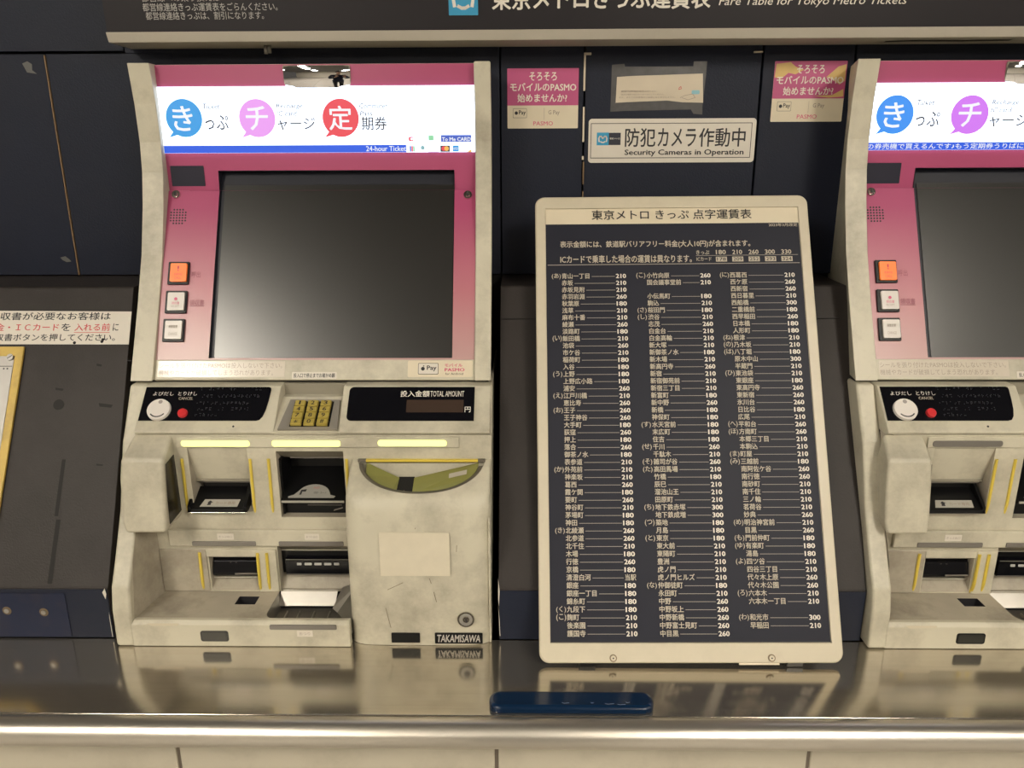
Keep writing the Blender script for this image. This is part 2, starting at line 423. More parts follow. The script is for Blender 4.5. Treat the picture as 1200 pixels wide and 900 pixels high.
# dark blue block at the counter edge
b = MB(); ctop = Frame((0, 0, CZ), X3, Y3)
for (i0, i1, h0, h1) in ((0, 0.0, 0, 0.006), ):
    rings = []
    for ins, h in ((0.0008, 0.0002), (0, 0.001), (0, 0.0065), (0.0012, 0.0085), (0.0042, 0.0098)):
        rings.append([ctop.p(a, c, h) for a, c in rr(-0.0385 + ins, 0.1502 - ins, 0.7370 + ins, 0.7665 - ins, 0.0128 - ins, 8)])
    b.loft(rings, blue_block, smooth=False)
scr = mat('pale_scratch', (0.30, 0.32, 0.36), 0.4)
for x, y, w in ((0.045, .7445, .008), (0.094, .7435, .010), (0.108, .7425, .009), (0.118, .746, .004), (0.078, .745, .003)):
    b.stroke(ctop, [(x, y), (x + w * .3, y - .0012), (x + w, y - .0003)], 0.0005, 0.00995, scr)
tag(b.build('cane_rest', bevel=0.0006), 'dark blue glossy rounded bar on the front edge of the steel counter', 'cane rest')

# ------------------------------------------------------------------ ceiling lights
n_l = 0
for x, y0, y1 in ((-1.55, -2.05, -0.62), (1.25, -2.05, -0.62), (-1.55, -4.6, -3.1), (1.25, -4.6, -3.1), (-3.9, -2.05, -0.62), (3.7, -2.05, -0.62)):
    names = ('beside the counter, over the area before the first ticket machine', 'beside the counter, over the area before the second ticket machine', 'far back, in line with the first machine', 'far back, in line with the second machine', 'near the far end of the counter past the blue wall', 'near the far end of the counter past the second machine')
    t = thing('ceiling_light', (x, (y0 + y1) / 2, 2.62), 'long white fluorescent ceiling light ' + names[n_l], 'light', 'fluorescent lights on the station ceiling')
    b = MB(); b.box(x - 0.17, x + 0.17, y0 - 0.02, y1 + 0.02, 2.585, 2.62, ceil_m); b.build('housing', t, t.location)
    b = MB(); b.box(x - 0.14, x + 0.14, y0, y1, 2.572, 2.585, lamp_on); b.build('diffuser', t, t.location, bevel=0.004)
    n_l += 1

# ------------------------------------------------------------------ ticket machine (built once, then copied)
ROOT = Vector((-0.285, 0.95, CZ))
mach = thing('ticket_machine', ROOT, 'beige and pink ticket machine with dark touch screen and three glowing lime bars, showing whole', 'ticket machine', 'ticket machines on the steel counter')
def part(mb, name, parent=None, **k):
    return mb.build(name, parent or mach, ROOT, **k)
PD = Frame((0, 1.113, 0), X3, Z3)                                   # upright face with the lit sign
VS = math.sqrt(1 + 0.467 ** 2)
PS = Frame((0, 1.059, 1.256), X3, (0, 0.467, 1))                    # leaning face with the screen
ps = lambda z: (z - 1.256) * VS
PC = Frame((0, 0.944, 1.080), X3, (0, 0.034, 0.035))                # console face
pc = lambda z: (z - 1.080) / 0.035 * 0.048795
PN = Frame((0, 0.937, 0), X3, Z3)                                   # back of the niche
PL = Frame((0, 0.862, 0), X3, Z3)                                   # front lip
DO = Frame((0, 0.866, 0.798), X3, (0, 0.0263, 1))                   # coin door front
dz = lambda z: z - 0.798
XL, XR = -0.4985, -0.065

# upper housing: two cheeks, cap, sill
b = MB()
ck = [(1.097, 1.531), (1.103, 1.48), (1.104, 1.43), (1.0995, 1.39), (1.088, 1.345), (1.066, 1.28), (1.036, 1.215), (1.006, 1.155), (0.9885, 1.1205)]
def cheek(b, prof, zt, zb, xo, xi, xb):
    yz = [(1.195, zt)] + prof + [(1.195, zb)]
    out = [(xo if 0 < i < len(yz) - 1 else xb, y, z) for i, (y, z) in enumerate(yz)]
    b.loft([out, [(xi, y, z) for y, z in yz]], beige)
b.box(XL, XR, 1.118, 1.195, 1.524, 1.531, beige)
up_h = part(b, 'upper_housing', bevel=0.001)
for xo, xi, xb in ((-0.528, XL, -0.5000), (-0.042, XR, -0.0600)):
    b = MB(); cheek(b, ck, 1.531, 1.1205, xo, xi, xb); part(b, 'side_cheek', up_h, bevel=0.0035, seg=3, ang=25)
b = MB()
b.loft([[PS.p(a, t, h) for a, t in ((XL, ps(1.1200)), (XR, ps(1.1200)), (XR, ps(1.1452)), (XL, ps(1.1452)))] for h in (-0.03, 0.0012)], beige)
sill = part(b, 'sill', bevel=0.001)
b = MB(); b.box(-0.524, -0.046, 1.0, 1.19, 1.1165, 1.1206, gap); part(b, 'seam_gap')
# stickers on the sill
b = MB()
b.rrect(PS, -0.4940, -0.3212, ps(1.1236), ps(1.1434), 0.001, 0.0012, 0.0016, clear_tape)
b.text('シールを張り付けたPASMOは投入しないで下さい。', PS, -0.4925, -0.3250, ps(1.1345), ps(1.1415), ink_grey, 0.0018)
b.text('機械やカードが破損してしまう恐れがあります。', PS, -0.4925, -0.3370, ps(1.1256), ps(1.1326), ink_grey, 0.0018)
part(b, 'warning_sticker', sill)
b = MB()
b.rrect(PS, -0.1549, -0.0672, ps(1.1235), ps(1.1440), 0.002, 0.0012, 0.0016, cream_sticker)
b.rrect(PS, -0.1408, -0.1134, ps(1.1268), ps(1.1408), 0.0015, 0.0016, 0.0018, ink); b.rrect(PS, -0.1402, -0.1140, ps(1.1274), ps(1.1402), 0.0012, 0.0018, 0.0020, white_paper)
b.text('Pay', PS, -0.1290, -0.1160, ps(1.1305), ps(1.1378), ink, 0.0022, 0.02)
b.disc(PS, -0.1343, ps(1.1338), 0.0026, 0.0020, 0.0022, ink, 14); b.disc(PS, -0.1333, ps(1.1373), 0.0009, 0.0020, 0.0022, ink, 8)
b.text('モバイル', PS, -0.1050, -0.0810, ps(1.1362), ps(1.1402), ink_pink, 0.0018, 0.02)
b.text('PASMO', PS, -0.1050, -0.0780, ps(1.1305), ps(1.1345), ink_pink, 0.0018, 0.03)
b.text('for Android', PS, -0.1040, -0.0800, ps(1.1262), ps(1.1290), ink, 0.0018)
part(b, 'payment_sticker', sill)
b = MB()
b.rrect(PS, -0.3113, -0.2508, ps(1.1212), ps(1.1298), 0.001, 0.0012, 0.0017, white_paper)
b.text('投入口で停止までお確かめ願', PS, -0.3090, -0.2530, ps(1.1228), ps(1.1284), ink, 0.0019, 0.015)
part(b, 'strip_label', sill)

# pink facing with the screen opening
b = MB()
SX0, SX1, SZ0, SZ1 = -0.4265, -0.0952, 1.1475, 1.3920
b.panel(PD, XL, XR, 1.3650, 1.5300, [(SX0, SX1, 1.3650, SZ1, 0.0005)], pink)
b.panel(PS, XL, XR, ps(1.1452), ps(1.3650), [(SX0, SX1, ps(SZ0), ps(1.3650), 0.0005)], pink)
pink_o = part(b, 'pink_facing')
b = MB()
scp = lambda x, z, h=-0.005: PS.p(x, ps(z), h)
e0 = [(SX0, 1.113 - 0.0002, SZ1), (SX0, 1.110, 1.365), PS.p(SX0, ps(SZ0), 0), PS.p(SX1, ps(SZ0), 0), (SX1, 1.110, 1.365), (SX1, 1.113 - 0.0002, SZ1)]
e1 = [scp(SX0, SZ1), scp(SX0, 1.365), scp(SX0, SZ0), scp(SX1, SZ0), scp(SX1, 1.365), scp(SX1, SZ1)]
for i in range(6):
    j = (i + 1) % 6
    b.face([e0[i], e0[j], e1[j], e1[i]], screen_fr)
b.flat(PS, [(SX0, ps(SZ0)), (SX1, ps(SZ0)), (SX1, ps(SZ1)), (SX0, ps(SZ1))], -0.005, screen_fr)
part(b, 'screen_frame')
b = MB()
b.rrect(PS, -0.4205, -0.0962, ps(1.1482), ps(1.3735), 0.002, -0.005, -0.0035, screen_m)
part(b, 'touch_screen')
# things set in the pink facing
b = MB()
for i in range(6):
    for j in range(6):
        if (i in (0, 5)) and (j in (0, 5)): continue
        b.disc(PS, -0.4925 + i * 0.0041, ps(1.3214) + j * 0.0040, 0.0013, 0, 0.0003, ink, 8)
part(b, 'speaker_grille', pink_o)
def pkey(name, x, z, fr, r=0.006, parent=None):
    b = MB()
    t = z if fr is PD else ps(z)
    b.disc(fr, x, t, r, 0, 0.003, chrome, 24, r * .92); b.disc(fr, x, t, r * .66, 0.003, 0.0052, chrome, 20, r * .55)
    b.extr(fr, [(x - r * .12, t - r * .4), (x + r * .12, t - r * .4), (x + r * .12, t + r * .4), (x - r * .12, t + r * .4)], 0.0052, 0.0055, ink)
    return part(b, name, parent)
pkey('lock', -0.4868, 1.3595, PS, 0.0062, pink_o); pkey('lock', -0.0765, 1.3575, PS, 0.0062, pink_o)
b = MB()
b.rrect(PD, -0.4935, -0.4465, 1.3712, 1.3988, 0.001, 0, 0.0008, mat('dark_sensor_window', (0.026, 0.026, 0.042), 0.25))
part(b, 'sensor_window', pink_o)
b = MB(); b.box(XL + .001, SX0, 1.1120, 1.1131, 1.3640, 1.3648, mat('pink_seam', (0.22, 0.05, 0.10), 0.6)); part(b, 'seam_line', pink_o)
def push(x0, x1, z0, z1, cap, kind):
    b = MB()
    b.rrect(PS, x0, x1, ps(z0), ps(z1), 0.0015, 0, 0.0035, black)
    f = part(b, 'push_button', bevel=0.0008)
    b = MB()
    b.rrect(PS, x0 + .0045, x1 - .0022, ps(z0 + .003), ps(z1 - .003), 0.0016, 0.0035, 0.0065, cap)
    xm, zm = (x0 + x1) / 2 + .001, (z0 + z1) / 2
    if kind == 0:
        b.text('!', PS, xm - .0012, xm + .0012, ps(zm + .0015), ps(zm + .0085), ink_red, .0068, .03)
        b.text('係員呼出', PS, xm - .0055, xm + .0055, ps(zm - .004), ps(zm - .001), ink_red, .0068)
        b.text('CALL', PS, xm - .0045, xm + .0045, ps(zm - .0085), ps(zm - .0058), ink_red, .0068)
    elif kind == 1:
        b.disc(PS, xm, ps(zm + .003), .0022, .0065, .0068, ink_pink, 10)
        b.text('領収書', PS, xm - .0055, xm + .0055, ps(zm - .004), ps(zm - .0005), ink_pink, .0068)
        b.text('RECEIPT', PS, xm - .0055, xm + .0055, ps(zm - .0075), ps(zm - .005), ink_grey, .0068)
    else:
        b.text('画面変更', PS, xm - .006, xm + .006, ps(zm + .002), ps(zm + .006), ink_grey, .0068, .02)
        b.text('CHANGE', PS, xm - .006, xm + .006, ps(zm - .007), ps(zm - .0035), ink_grey, .0068)
    part(b, 'button_cap', f, bevel=0.0008)
push(-0.4893, -0.4602, 1.2406, 1.2700, orange, 0)
push(-0.4901, -0.4605, 1.2037, 1.2325, white_btn, 1)
push(-0.4908, -0.4613, 1.1676, 1.1965, white_btn, 2)
b = MB()
b.text('呼出', PS, -0.4575, -0.4450, ps(1.250), ps(1.258), mat('faint_pink_ink', (0.30, 0.07, 0.11), 0.5), 0.0006); part(b, 'printed_lettering', pink_o); b = MB()
b.text('領収書', PS, -0.4575, -0.4375, ps(1.2145), ps(1.2215), MATS['faint_pink_ink'], 0.0006)
b.box(-0.4575, -0.4375, 1.0385, 1.0395, 1.2133, 1.2138, MATS['faint_pink_ink'])
part(b, 'printed_lettering', pink_o)

# lit sign
b = MB()
b.box(-0.4978, -0.0645, 1.1105, 1.1128, 1.4156, 1.5022, lit_white)
sign = part(b, 'lit_sign')
SG = Frame((0, 1.1105, 0), X3, Z3)
b = MB(); b.rrect(SG, -0.4978, -0.1608, 1.4157, 1.4256, 0.0001, 0, 0.0003, lit_blue, 1)
ticker_l = part(b, 'blue_band', sign)
b = MB(); b.text('24-hour Ticket', SG, -0.2164, -0.1612, 1.4172, 1.4240, lit_print, 0.0007, 0.01); tick_txt = part(b, 'ticker_lettering', sign)
def bubble(cx, cz, m, ch, box):
    b = MB(); r = 0.0250
    pts = []
    for i in range(40):
        t = R(-118 + 344 * i / 39 * 1.0)
        pts.append((cx + r * math.cos(t), cz + r * math.sin(t)))
    b.extr(SG, pts + [(cx - 0.0232, cz - 0.0254)], 0, 0.0004, m)
    b.text(ch, SG, *box, lit_print, 0.0008, 0.012)
    return part(b, 'speech_bubble', sign)
bub = [bubble(-0.4651, 1.4618, lit_sky, 'き', (-0.4805, -0.4528, 1.4450, 1.4775)),
       bubble(-0.3641, 1.4612, lit_mauve, 'チ', (-0.3795, -0.3490, 1.4455, 1.4770)),
       bubble(-0.2492, 1.4610, lit_red, '定', (-0.2655, -0.2335, 1.4450, 1.4768))]
b = MB()
b.text('っぷ', SG, -0.4365, -0.4042, 1.4462, 1.4655, lit_ink, 0.0006, 0.012); part(b, 'word_lettering', sign); b = MB()
b.text('ャージ', SG, -0.3366, -0.2845, 1.4455, 1.4615, lit_ink, 0.0006, 0.012); part(b, 'word_lettering', sign); b = MB()
b.text('期券', SG, -0.2210, -0.1859, 1.4447, 1.4627, lit_ink, 0.0006, 0.012); part(b, 'word_lettering', sign)
for s_, x0, x1, z0, z1 in (('Ticket', -.4375, -.4140, 1.4733, 1.4805), ('Recharge', -.3367, -.3005, 1.4725, 1.4800), ('IC card', -.3367, -.3088, 1.4640, 1.4705), ('Commuter', -.2227, -.1836, 1.4732, 1.4800), ('Pass', -.2224, -.2052, 1.4635, 1.4698)):
    b = MB(); b.text(s_, SG, x0, x1, z0, z1, lit_pale, 0.0006, 0.012, 0.15); part(b, 'word_lettering', sign)
b = MB()      # card marks at the end of the sign
b.rrect(SG, -0.1570, -0.1500, 1.4302, 1.4360, .002, 0, .0004, lit_red); b.rrect(SG, -0.1545, -0.1490, 1.4318, 1.4344, .001, 0, .0005, lit_white)
for i in range(3): b.stroke(SG, [(-0.1465, 1.4312 + i * .0022), (-0.1440, 1.4312 + i * .0022)], .0006, .0004, lit_pale)
b.rrect(SG, -0.1296, -0.1225, 1.4310, 1.4377, .001, 0, .0004, lit_green)
b.text('2', SG, -.1165, -.1140, 1.4300, 1.4350, lit_ink, .0004)
b.rrect(SG, -0.1124, -0.0705, 1.4290, 1.4381, .0002, 0, .0004, lit_navy); b.text('To Me CARD', SG, -.1110, -.0712, 1.4300, 1.4352, lit_print, .0006, .02)
for i, m in enumerate((lit_navy, lit_red, lit_green)): b.rrect(SG, -.1560 + i * .0024, -.1539 + i * .0024, 1.4162, 1.4240, .0006, 0, .0004, m)
b.disc(SG, -.1380, 1.4215, .0028, 0, .0004, mat('lit_teal', (.02, .02, .02), .4, emit=srgb(150, 200, 205), es=1.0), 14); b.text('Diners', SG, -.1425, -.1335, 1.4163, 1.4178, lit_pale, .0004)
b.text('VISA', SG, -.1275, -.1185, 1.4178, 1.4222, lit_ink, .0005); b.stroke(SG, [(-.1301, 1.4236), (-.1160, 1.4236)], .0007, .0004, lit_ink); b.stroke(SG, [(-.1301, 1.4160), (-.1160, 1.4160)], .0006, .0004, lit_mauve)
b.rrect(SG, -.1136, -.1004, 1.4160, 1.4244, .0006, 0, .0003, lit_pale); b.disc(SG, -.1088, 1.4203, .0032, .0003, .0005, lit_red, 14); b.disc(SG, -.1050, 1.4203, .0032, .0003, .0006, lit_orange, 14)
b.rrect(SG, -.0965, -.0880, 1.4163, 1.4243, .0006, 0, .0004, lit_sky); b.text('AMEX', SG, -.0958, -.0888, 1.4185, 1.4220, lit_print, .0006)
b.text('DISCOVER', SG, -.0850, -.0708, 1.4203, 1.4226, lit_ink, .0004); b.flat(SG, [(-.0770, 1.4156), (-.0704, 1.4156), (-.0704, 1.4195)], .0005, lit_orange)
part(b, 'card_mark_lettering', sign)

# small convex mirror at the top
b = MB()
N, M_ = 22, 12; cx, cz, hw, hh = -0.2783, 1.5141, 0.0450, 0.0137
mf = Frame((cx, 1.1115, cz), X3, (0, -0.13, 1))
verts = []; faces = []
for j in range(M_ + 1):
    for i in range(N + 1):
        u, v = -1 + 2 * i / N, -1 + 2 * j / M_
        k = 0.0016
        a, c = u * hw, v * hh
        if abs(u) > .9 and abs(v) > .75: a *= .975; c *= .93
        h = 0.0078 - a * a / (2 * 0.15) - c * c / (2 * 0.042)
        verts.append(mf.p(a, c, h))
for j in range(M_):
    for i in range(N): faces.append([j * (N + 1) + i, j * (N + 1) + i + 1, (j + 1) * (N + 1) + i + 1, (j + 1) * (N + 1) + i])
b.raw(verts, faces, mirror_m, True)
mir = part(b, 'convex_mirror')
b = MB(); b.rrect(mf, -hw - .0006, hw + .0006, -hh - .0006, hh + .0006, .002, -0.0035, -0.0006, grey_beige); part(b, 'mirror_back', mir)

# ---------------- lower body
ck2 = [(0.986, 1.1165), (0.957, 1.067), (0.946, 1.050), (0.915, 0.965), (0.884, 0.907), (0.868, 0.880), (0.8615, 0.850), (0.860, 0.7985)]
b = MB()
b.prism([(1.195, 1.1165)] + ck2 + [(1.195, 0.7985)], -0.528, -0.5034, beige)
part(b, 'side_cheek', bevel=0.004, seg=3, ang=18); b = MB()
b.prism([(1.195, 1.1165), (0.990, 1.1165), (0.962, 1.067), (0.940, 1.04), (0.93, 0.99), (0.876, 0.97), (0.872, 0.7985), (1.195, 0.7985)], -0.0435, -0.0405, beige)
part(b, 'side_cheek', bevel=0.004, seg=3, ang=18)
# console pods with the keypad well between
b = MB()
pod = [(1.02, 1.1162), (0.9795, 1.1162), (0.9330, 1.0683), (0.9335, 1.0655), (0.9385, 1.0625), (1.02, 1.0625)]
b.prism(pod, -0.5034, -0.3215, beige); part(b, 'console_pod', bevel=0.0035, seg=3, ang=25); b = MB()
b.prism(pod, -0.2380, -0.0420, beige)
part(b, 'console_pod', bevel=0.0035, seg=3, ang=25)
b = MB()
b.prism([(1.02, 1.1005), (0.982, 1.1005), (0.9330, 1.0677), (0.9335, 1.0650), (0.9385, 1.0625), (1.02, 1.0625)], -0.3225, -0.2370, beige)
b.box(-0.3225, -0.2370, 0.994, 1.0, 1.0625, 1.1160, grey_beige)
part(b, 'keypad_well')
# keypad
KP = Frame((0, 0.934, 1.0697), X3, (0, 0.0475, 0.0315))
b = MB()
b.extr(KP, [(-0.3165, 0.0005), (-0.2395, 0.0005), (-0.2425, 0.0500), (-0.3090, 0.0500)], -0.002, 0.0022, mat('keypad_plate_grey', (0.30, 0.275, 0.235), 0.35, metal=0.3))
b.extr(KP, [(-0.3020, 0.0045), (-0.2500, 0.0045), (-0.2500, 0.0465), (-0.3020, 0.0465)], 0.0022, 0.0024, black)
kp = part(b, 'keypad', bevel=0.0008)
for j, row in enumerate(('123', '456', '789', '*0#')):
    for i, ch in enumerate(row):
        b = MB(); x0 = -0.3005 + i * 0.0170; t0 = 0.0362 - j * 0.0103
        b.loft([[KP.p(a, t, h) for a, t in ((x0 + e, t0 + e), (x0 + 0.0140 - e, t0 + e), (x0 + 0.0140 - e, t0 + 0.0094 - e), (x0 + e, t0 + 0.0094 - e))] for h, e in ((0.0024, 0), (0.0068, 0.0004))], key_m)
        b.text(ch, KP, x0 + (.0045 if ch != '1' else .0058), x0 + (.0095 if ch != '1' else .0080), t0 + .0016, t0 + .0078 if ch != '*' else t0 + .0066, ink, .0071, .01)
        part(b, 'key', kp, bevel=0.0005)
# left control panel
b = MB()
T0, T1 = pc(1.0795), pc(1.1149)
cur = [(-0.5008, T0), (-0.3470, T0), (-0.3425, T0 + .0012), (-0.3390, T0 + .006), (-0.3362, T0 + .016), (-0.3345, T0 + .030), (-0.3335, T1 - .004), (-0.3342, T1 - .0012), (-0.3368, T1), (-0.5008, T1)]
b.extr(PC, cur, 0, 0.0012, black_gloss)
b.text('よびだし', PC, -0.4895, -0.4620, pc(1.1056), pc(1.1098), ink_white, 0.0015, .0)
b.text('とりけし', PC, -0.4560, -0.4310, pc(1.1056), pc(1.1098), ink_white, 0.0015, .0)
b.text('CANCEL', PC, -0.4540, -0.4350, pc(1.1012), pc(1.1040), ink_dim, 0.0015)
dots = mat('faint_braille_dot', (0.045, 0.045, 0.055), 0.4); rnd = random.Random(3)
for z in (1.1118, 1.1040, 1.0965, 1.0905, 1.0845):
    x = -0.430 + rnd.random() * .01
    while x < (-0.345 if z > 1.1 else -0.36 if z > 1.09 else -0.40):
        for q in range(6):
            if rnd.random() < .5: b.disc(PC, x + (q % 2) * .0016, pc(z) + (q // 2) * .0016, .0005, .0012, .0016, dots, 6)
        x += .0052 if rnd.random() < .8 else .012
cp = part(b, 'control_panel')
b = MB()
tc = pc(1.0902)
b.disc(PC, -0.4760, tc, 0.0154, 0.0012, 0.0050, dial_m, 40, 0.0148)
b.disc(PC, -0.4752, tc + .0105, 0.0028, 0.0050, 0.0052, mat('dial_grey_spot', (.33, .29, .27), .5), 16)
b.stroke(PC, [(-0.4760 + .0112 * math.cos(R(a)), tc + .0112 * math.sin(R(a))) for a in range(222, 330, 9)], .0016, .0053, ink)
part(b, 'call_dial', cp, bevel=0.0006)
b = MB(); b.disc(PC, -0.4440, pc(1.0868), 0.0066, 0.0012, 0.0050, red_btn, 28, 0.0058); part(b, 'cancel_button', cp, bevel=0.0004)
b = MB(); b.disc(PC, -0.3750, pc(1.0738), 0.0014, 0, 0.0003, ink, 12); part(b, 'microphone_hole')
# amount panel
b = MB()
am = rr(-0.2290, -0.0632, T0, T1, 0.006, 5)
am = [p for p in am if p[0] < -0.15]
am = [(-0.0632, T0), (-0.0632, T1)] + sorted([p for p in am if p[1] > (T0 + T1) / 2], key=lambda p: (-p[0], -p[1])) + sorted([p for p in am if p[1] <= (T0 + T1) / 2], key=lambda p: (p[0], -p[1]))
b.extr(PC, am, 0, 0.0012, black_gloss)
b.text('投入金額', PC, -0.1612, -0.1225, pc(1.1042), pc(1.1108), ink_white, 0.0016, .015)
b.text('TOTAL AMOUNT', PC, -0.1215, -0.0770, pc(1.1045), pc(1.1105), ink_white, 0.0016, .0)
b.text('円', PC, -0.0755, -0.0678, pc(1.0880), pc(1.0938), ink_white, 0.0016, .01)
ap = part(b, 'amount_panel')
b = MB(); b.rrect(PC, -0.1520, -0.0772, pc(1.0880), pc(1.1010), .0006, .0012, .0016, amber_lcd); part(b, 'amount_window', ap)
# niche back with openings
b = MB()
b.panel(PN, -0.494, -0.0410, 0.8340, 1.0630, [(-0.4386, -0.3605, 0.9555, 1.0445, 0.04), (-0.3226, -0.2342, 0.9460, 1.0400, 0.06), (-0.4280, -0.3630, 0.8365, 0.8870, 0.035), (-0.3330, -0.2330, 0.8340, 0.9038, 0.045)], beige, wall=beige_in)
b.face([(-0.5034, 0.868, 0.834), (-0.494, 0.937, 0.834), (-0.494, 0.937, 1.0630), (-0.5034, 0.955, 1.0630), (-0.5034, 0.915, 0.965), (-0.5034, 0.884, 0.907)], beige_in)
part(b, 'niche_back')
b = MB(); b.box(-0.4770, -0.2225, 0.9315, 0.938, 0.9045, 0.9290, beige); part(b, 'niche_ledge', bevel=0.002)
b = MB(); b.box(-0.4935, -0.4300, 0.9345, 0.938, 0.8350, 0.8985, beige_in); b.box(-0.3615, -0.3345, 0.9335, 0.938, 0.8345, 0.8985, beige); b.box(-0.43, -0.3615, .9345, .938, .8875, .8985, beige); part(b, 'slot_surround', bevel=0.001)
b = MB(); b.rrect(PN, -0.4500, -0.0822, 1.0458, 1.0602, 0.001, 0, 0.0025, beige); part(b, 'light_strip', bevel=0.001)
lights = []
for x0, x1, z0, z1 in ((-0.4442, -0.3546, 1.0475, 1.0560), (-0.3256, -0.2362, 1.0475, 1.0562), (-0.1876, -0.0982, 1.0482, 1.0568)):
    b = MB(); b.rrect(PN, x0, x1, z0, z1, 0.0036, 0.0025, 0.0038, lit_lime); lights.append(part(b, 'indicator_light', bevel=0.0008))
# yellow guide strips
def strip(x0, x1, z0, z1, y=0.937, w=0.0036):
    b = MB(); n = 8; rings = []
    for i in range(n + 1):
        t = i / n; z = z1 + (z0 - z1) * t; x = x0 + (x1 - x0) * t
        yy = y - 0.0008 + (0.004 * max(0, (t - .8) / .2) if t > .8 else 0)
        rings.append([(x - w / 2, yy + .002, z), (x - w / 2, yy - .0006, z), (x - w / 5, yy - .0016, z), (x + w / 5, yy - .0016, z), (x + w / 2, yy - .0006, z), (x + w / 2, yy + .002, z)])
    b.loft(rings, yellow); part(b, 'guide_strip')
for x in (-0.4470, -0.3572, -0.3330, -0.2304): strip(x, x - .0008, 0.9455, 1.0295, 0.937)
for x, y in ((-0.4385, .9340), (-0.3592, .9330), (-0.3466, .9330)): strip(x, x - .0008, 0.8350, 0.8945, y)
# grey status bars and small labels on the ledge
for x0, x1 in ((-0.4453, -0.3590), (-0.3281, -0.2406)):
    b = MB(); b.rrect(PN, x0, x1, 0.9060, 0.9128, 0.0015, 0.0050, 0.0068, grey_bar); part(b, 'status_bar', bevel=0.0005)
for x0, x1, s_ in ((-0.4102, -0.3881, 'きっぷ出口'), (-0.2924, -0.2730, 'おつり出口')):
    b = MB(); b.rrect(PN, x0, x1, 0.9152, 0.9240, 0.0005, 0.0055, 0.0059, white_paper); b.text(s_, PN, x0 + .002, x1 - .002, .9180, .9215, ink_grey, 0.0061); part(b, 'small_label')
# slot 1: card entry
b = MB()
b.face([(-0.4386, 0.9385, 1.0440), (-0.3605, 0.9385, 1.0440), (-0.3605, 0.953, 0.9945), (-0.4386, 0.953, 0.9945)], beige)
b.face([(-0.4386, 0.934, 0.9557), (-0.3605, 0.934, 0.9557), (-0.3605, 0.95, 0.9620), (-0.4386, 0.95, 0.9620)], beige)
c1 = part(b, 'card_slot_funnel')
b = MB()
b.box(-0.4340, -0.3625, 0.962, 0.975, 0.957, 0.9940, black); b.box(-0.4386, -0.3610, 0.951, 0.955, 0.9915, 0.9945, grey_beige)
b.box(-0.4330, -0.3630, 0.955, 0.957, 0.9880, 0.9905, grey_bar)
b.prism([(0.9275, 0.9570), (0.9275, 0.9610), (0.930, 0.9625), (0.962, 0.9800), (0.962, 0.9570)], -0.4440, -0.3655, black)
b.prism([(0.9275, 0.9570), (0.9275, 0.9650), (0.960, 0.9900), (0.962, 0.9570)], -0.4440, -0.4400, black); b.prism([(0.9275, 0.9570), (0.9275, 0.9650), (0.960, 0.9900), (0.962, 0.9570)], -0.3695, -0.3655, black)
b.box(-0.4430, -0.3660, 0.9268, 0.9276, 0.9566, 0.9575, chrome)
cs = part(b, 'card_slot', bevel=0.0004)
b = MB(); ct = Frame((0, 0.930, 0.9625), X3, (0, 0.032, 0.0175))
lb = mat('slot_label_grey', (0.42, 0.40, 0.35), 0.45)
b.extr(ct, [(-0.4290, 0.0015), (-0.3790, 0.0015), (-0.3775, 0.0135), (-0.4250, 0.0135)], 0.0002, 0.0006, lb)
b.flat(ct, [(-0.4200, 0.004), (-0.4150, 0.004), (-0.4150, 0.008), (-0.4125, 0.008), (-0.4170, 0.0115), (-0.4205, 0.008), (-0.4190, 0.008)], 0.0008, ink)
b.text('カード専用', ct, -0.4090, -0.3830, 0.0045, 0.0100, ink_grey, 0.0008, .01); part(b, 'slot_label', cs)
# slot 2: deep ticket and card reader
b = MB()
b.face([(-0.3226, 0.9375, 1.0395), (-0.2342, 0.9375, 1.0395), (-0.2342, 0.958, 1.0240), (-0.3226, 0.958, 1.0240)], grey_beige)
b.box(-0.3226, -0.2342, 0.985, 0.99, 0.946, 1.040, black); b.box(-0.3226, -0.3195, 0.945, 0.99, 0.947, 1.026, black); b.box(-0.237, -0.2342, 0.945, 0.99, 0.947, 1.026, black)
b.box(-0.3110, -0.2345, 0.957, 0.960, 1.0225, 1.0242, grey_bar)
b.prism([(0.934, 0.9675), (0.934, 0.9720), (0.984, 1.0000), (0.984, 0.9675)], -0.3205, -0.2360, black)
b.box(-0.3215, -0.2355, 0.950, 0.986, 0.9462, 0.9670, black)
b.box(-0.3200, -0.2365, 0.9325, 0.9345, 0.9688, 0.9714, mat('pale_slot_edge', (0.40, 0.38, 0.33), 0.4))
b.box(-0.2900, -0.2440, 0.949, 0.950, 0.9575, 0.9585, grey_bar)
b.face([(-0.2560, 0.9495, 0.9490), (-0.2430, 0.9495, 0.9530), (-0.2430, 0.9495, 0.9548), (-0.2545, 0.9495, 0.9515)], mat('metal_glint', (0.3, 0.28, 0.25), 0.3, metal=1))
for x0, x1 in ((-0.301, -0.287), (-0.251, -0.241)): b.box(x0, x1, 0.984, 0.985, 1.0115, 1.0128, grey_bar)
rs = part(b, 'card_reader_slot')
b = MB(); rf = Frame((0, 0.934, 0.9722), X3, (0, 0.05, 0.0280))
arch = [(-0.3115, .003), (-0.2510, .003), (-0.2490, .006), (-0.2560, .008)] + [(-0.2790 + .0215 * math.cos(R(a)), .009 + .0165 * math.sin(R(a))) for a in range(15, 170, 12)] + [(-0.3050, .008), (-0.3120, .0055)]
b.extr(rf, arch, 0.0003, 0.0008, mat('reader_card_print', (0.30, 0.29, 0.26), 0.4))
b.flat(rf, [(-0.2980, .008), (-0.2950, .008), (-0.2945, .013), (-0.2900, .013), (-0.2890, .017), (-0.2965, .016)], 0.001, ink)
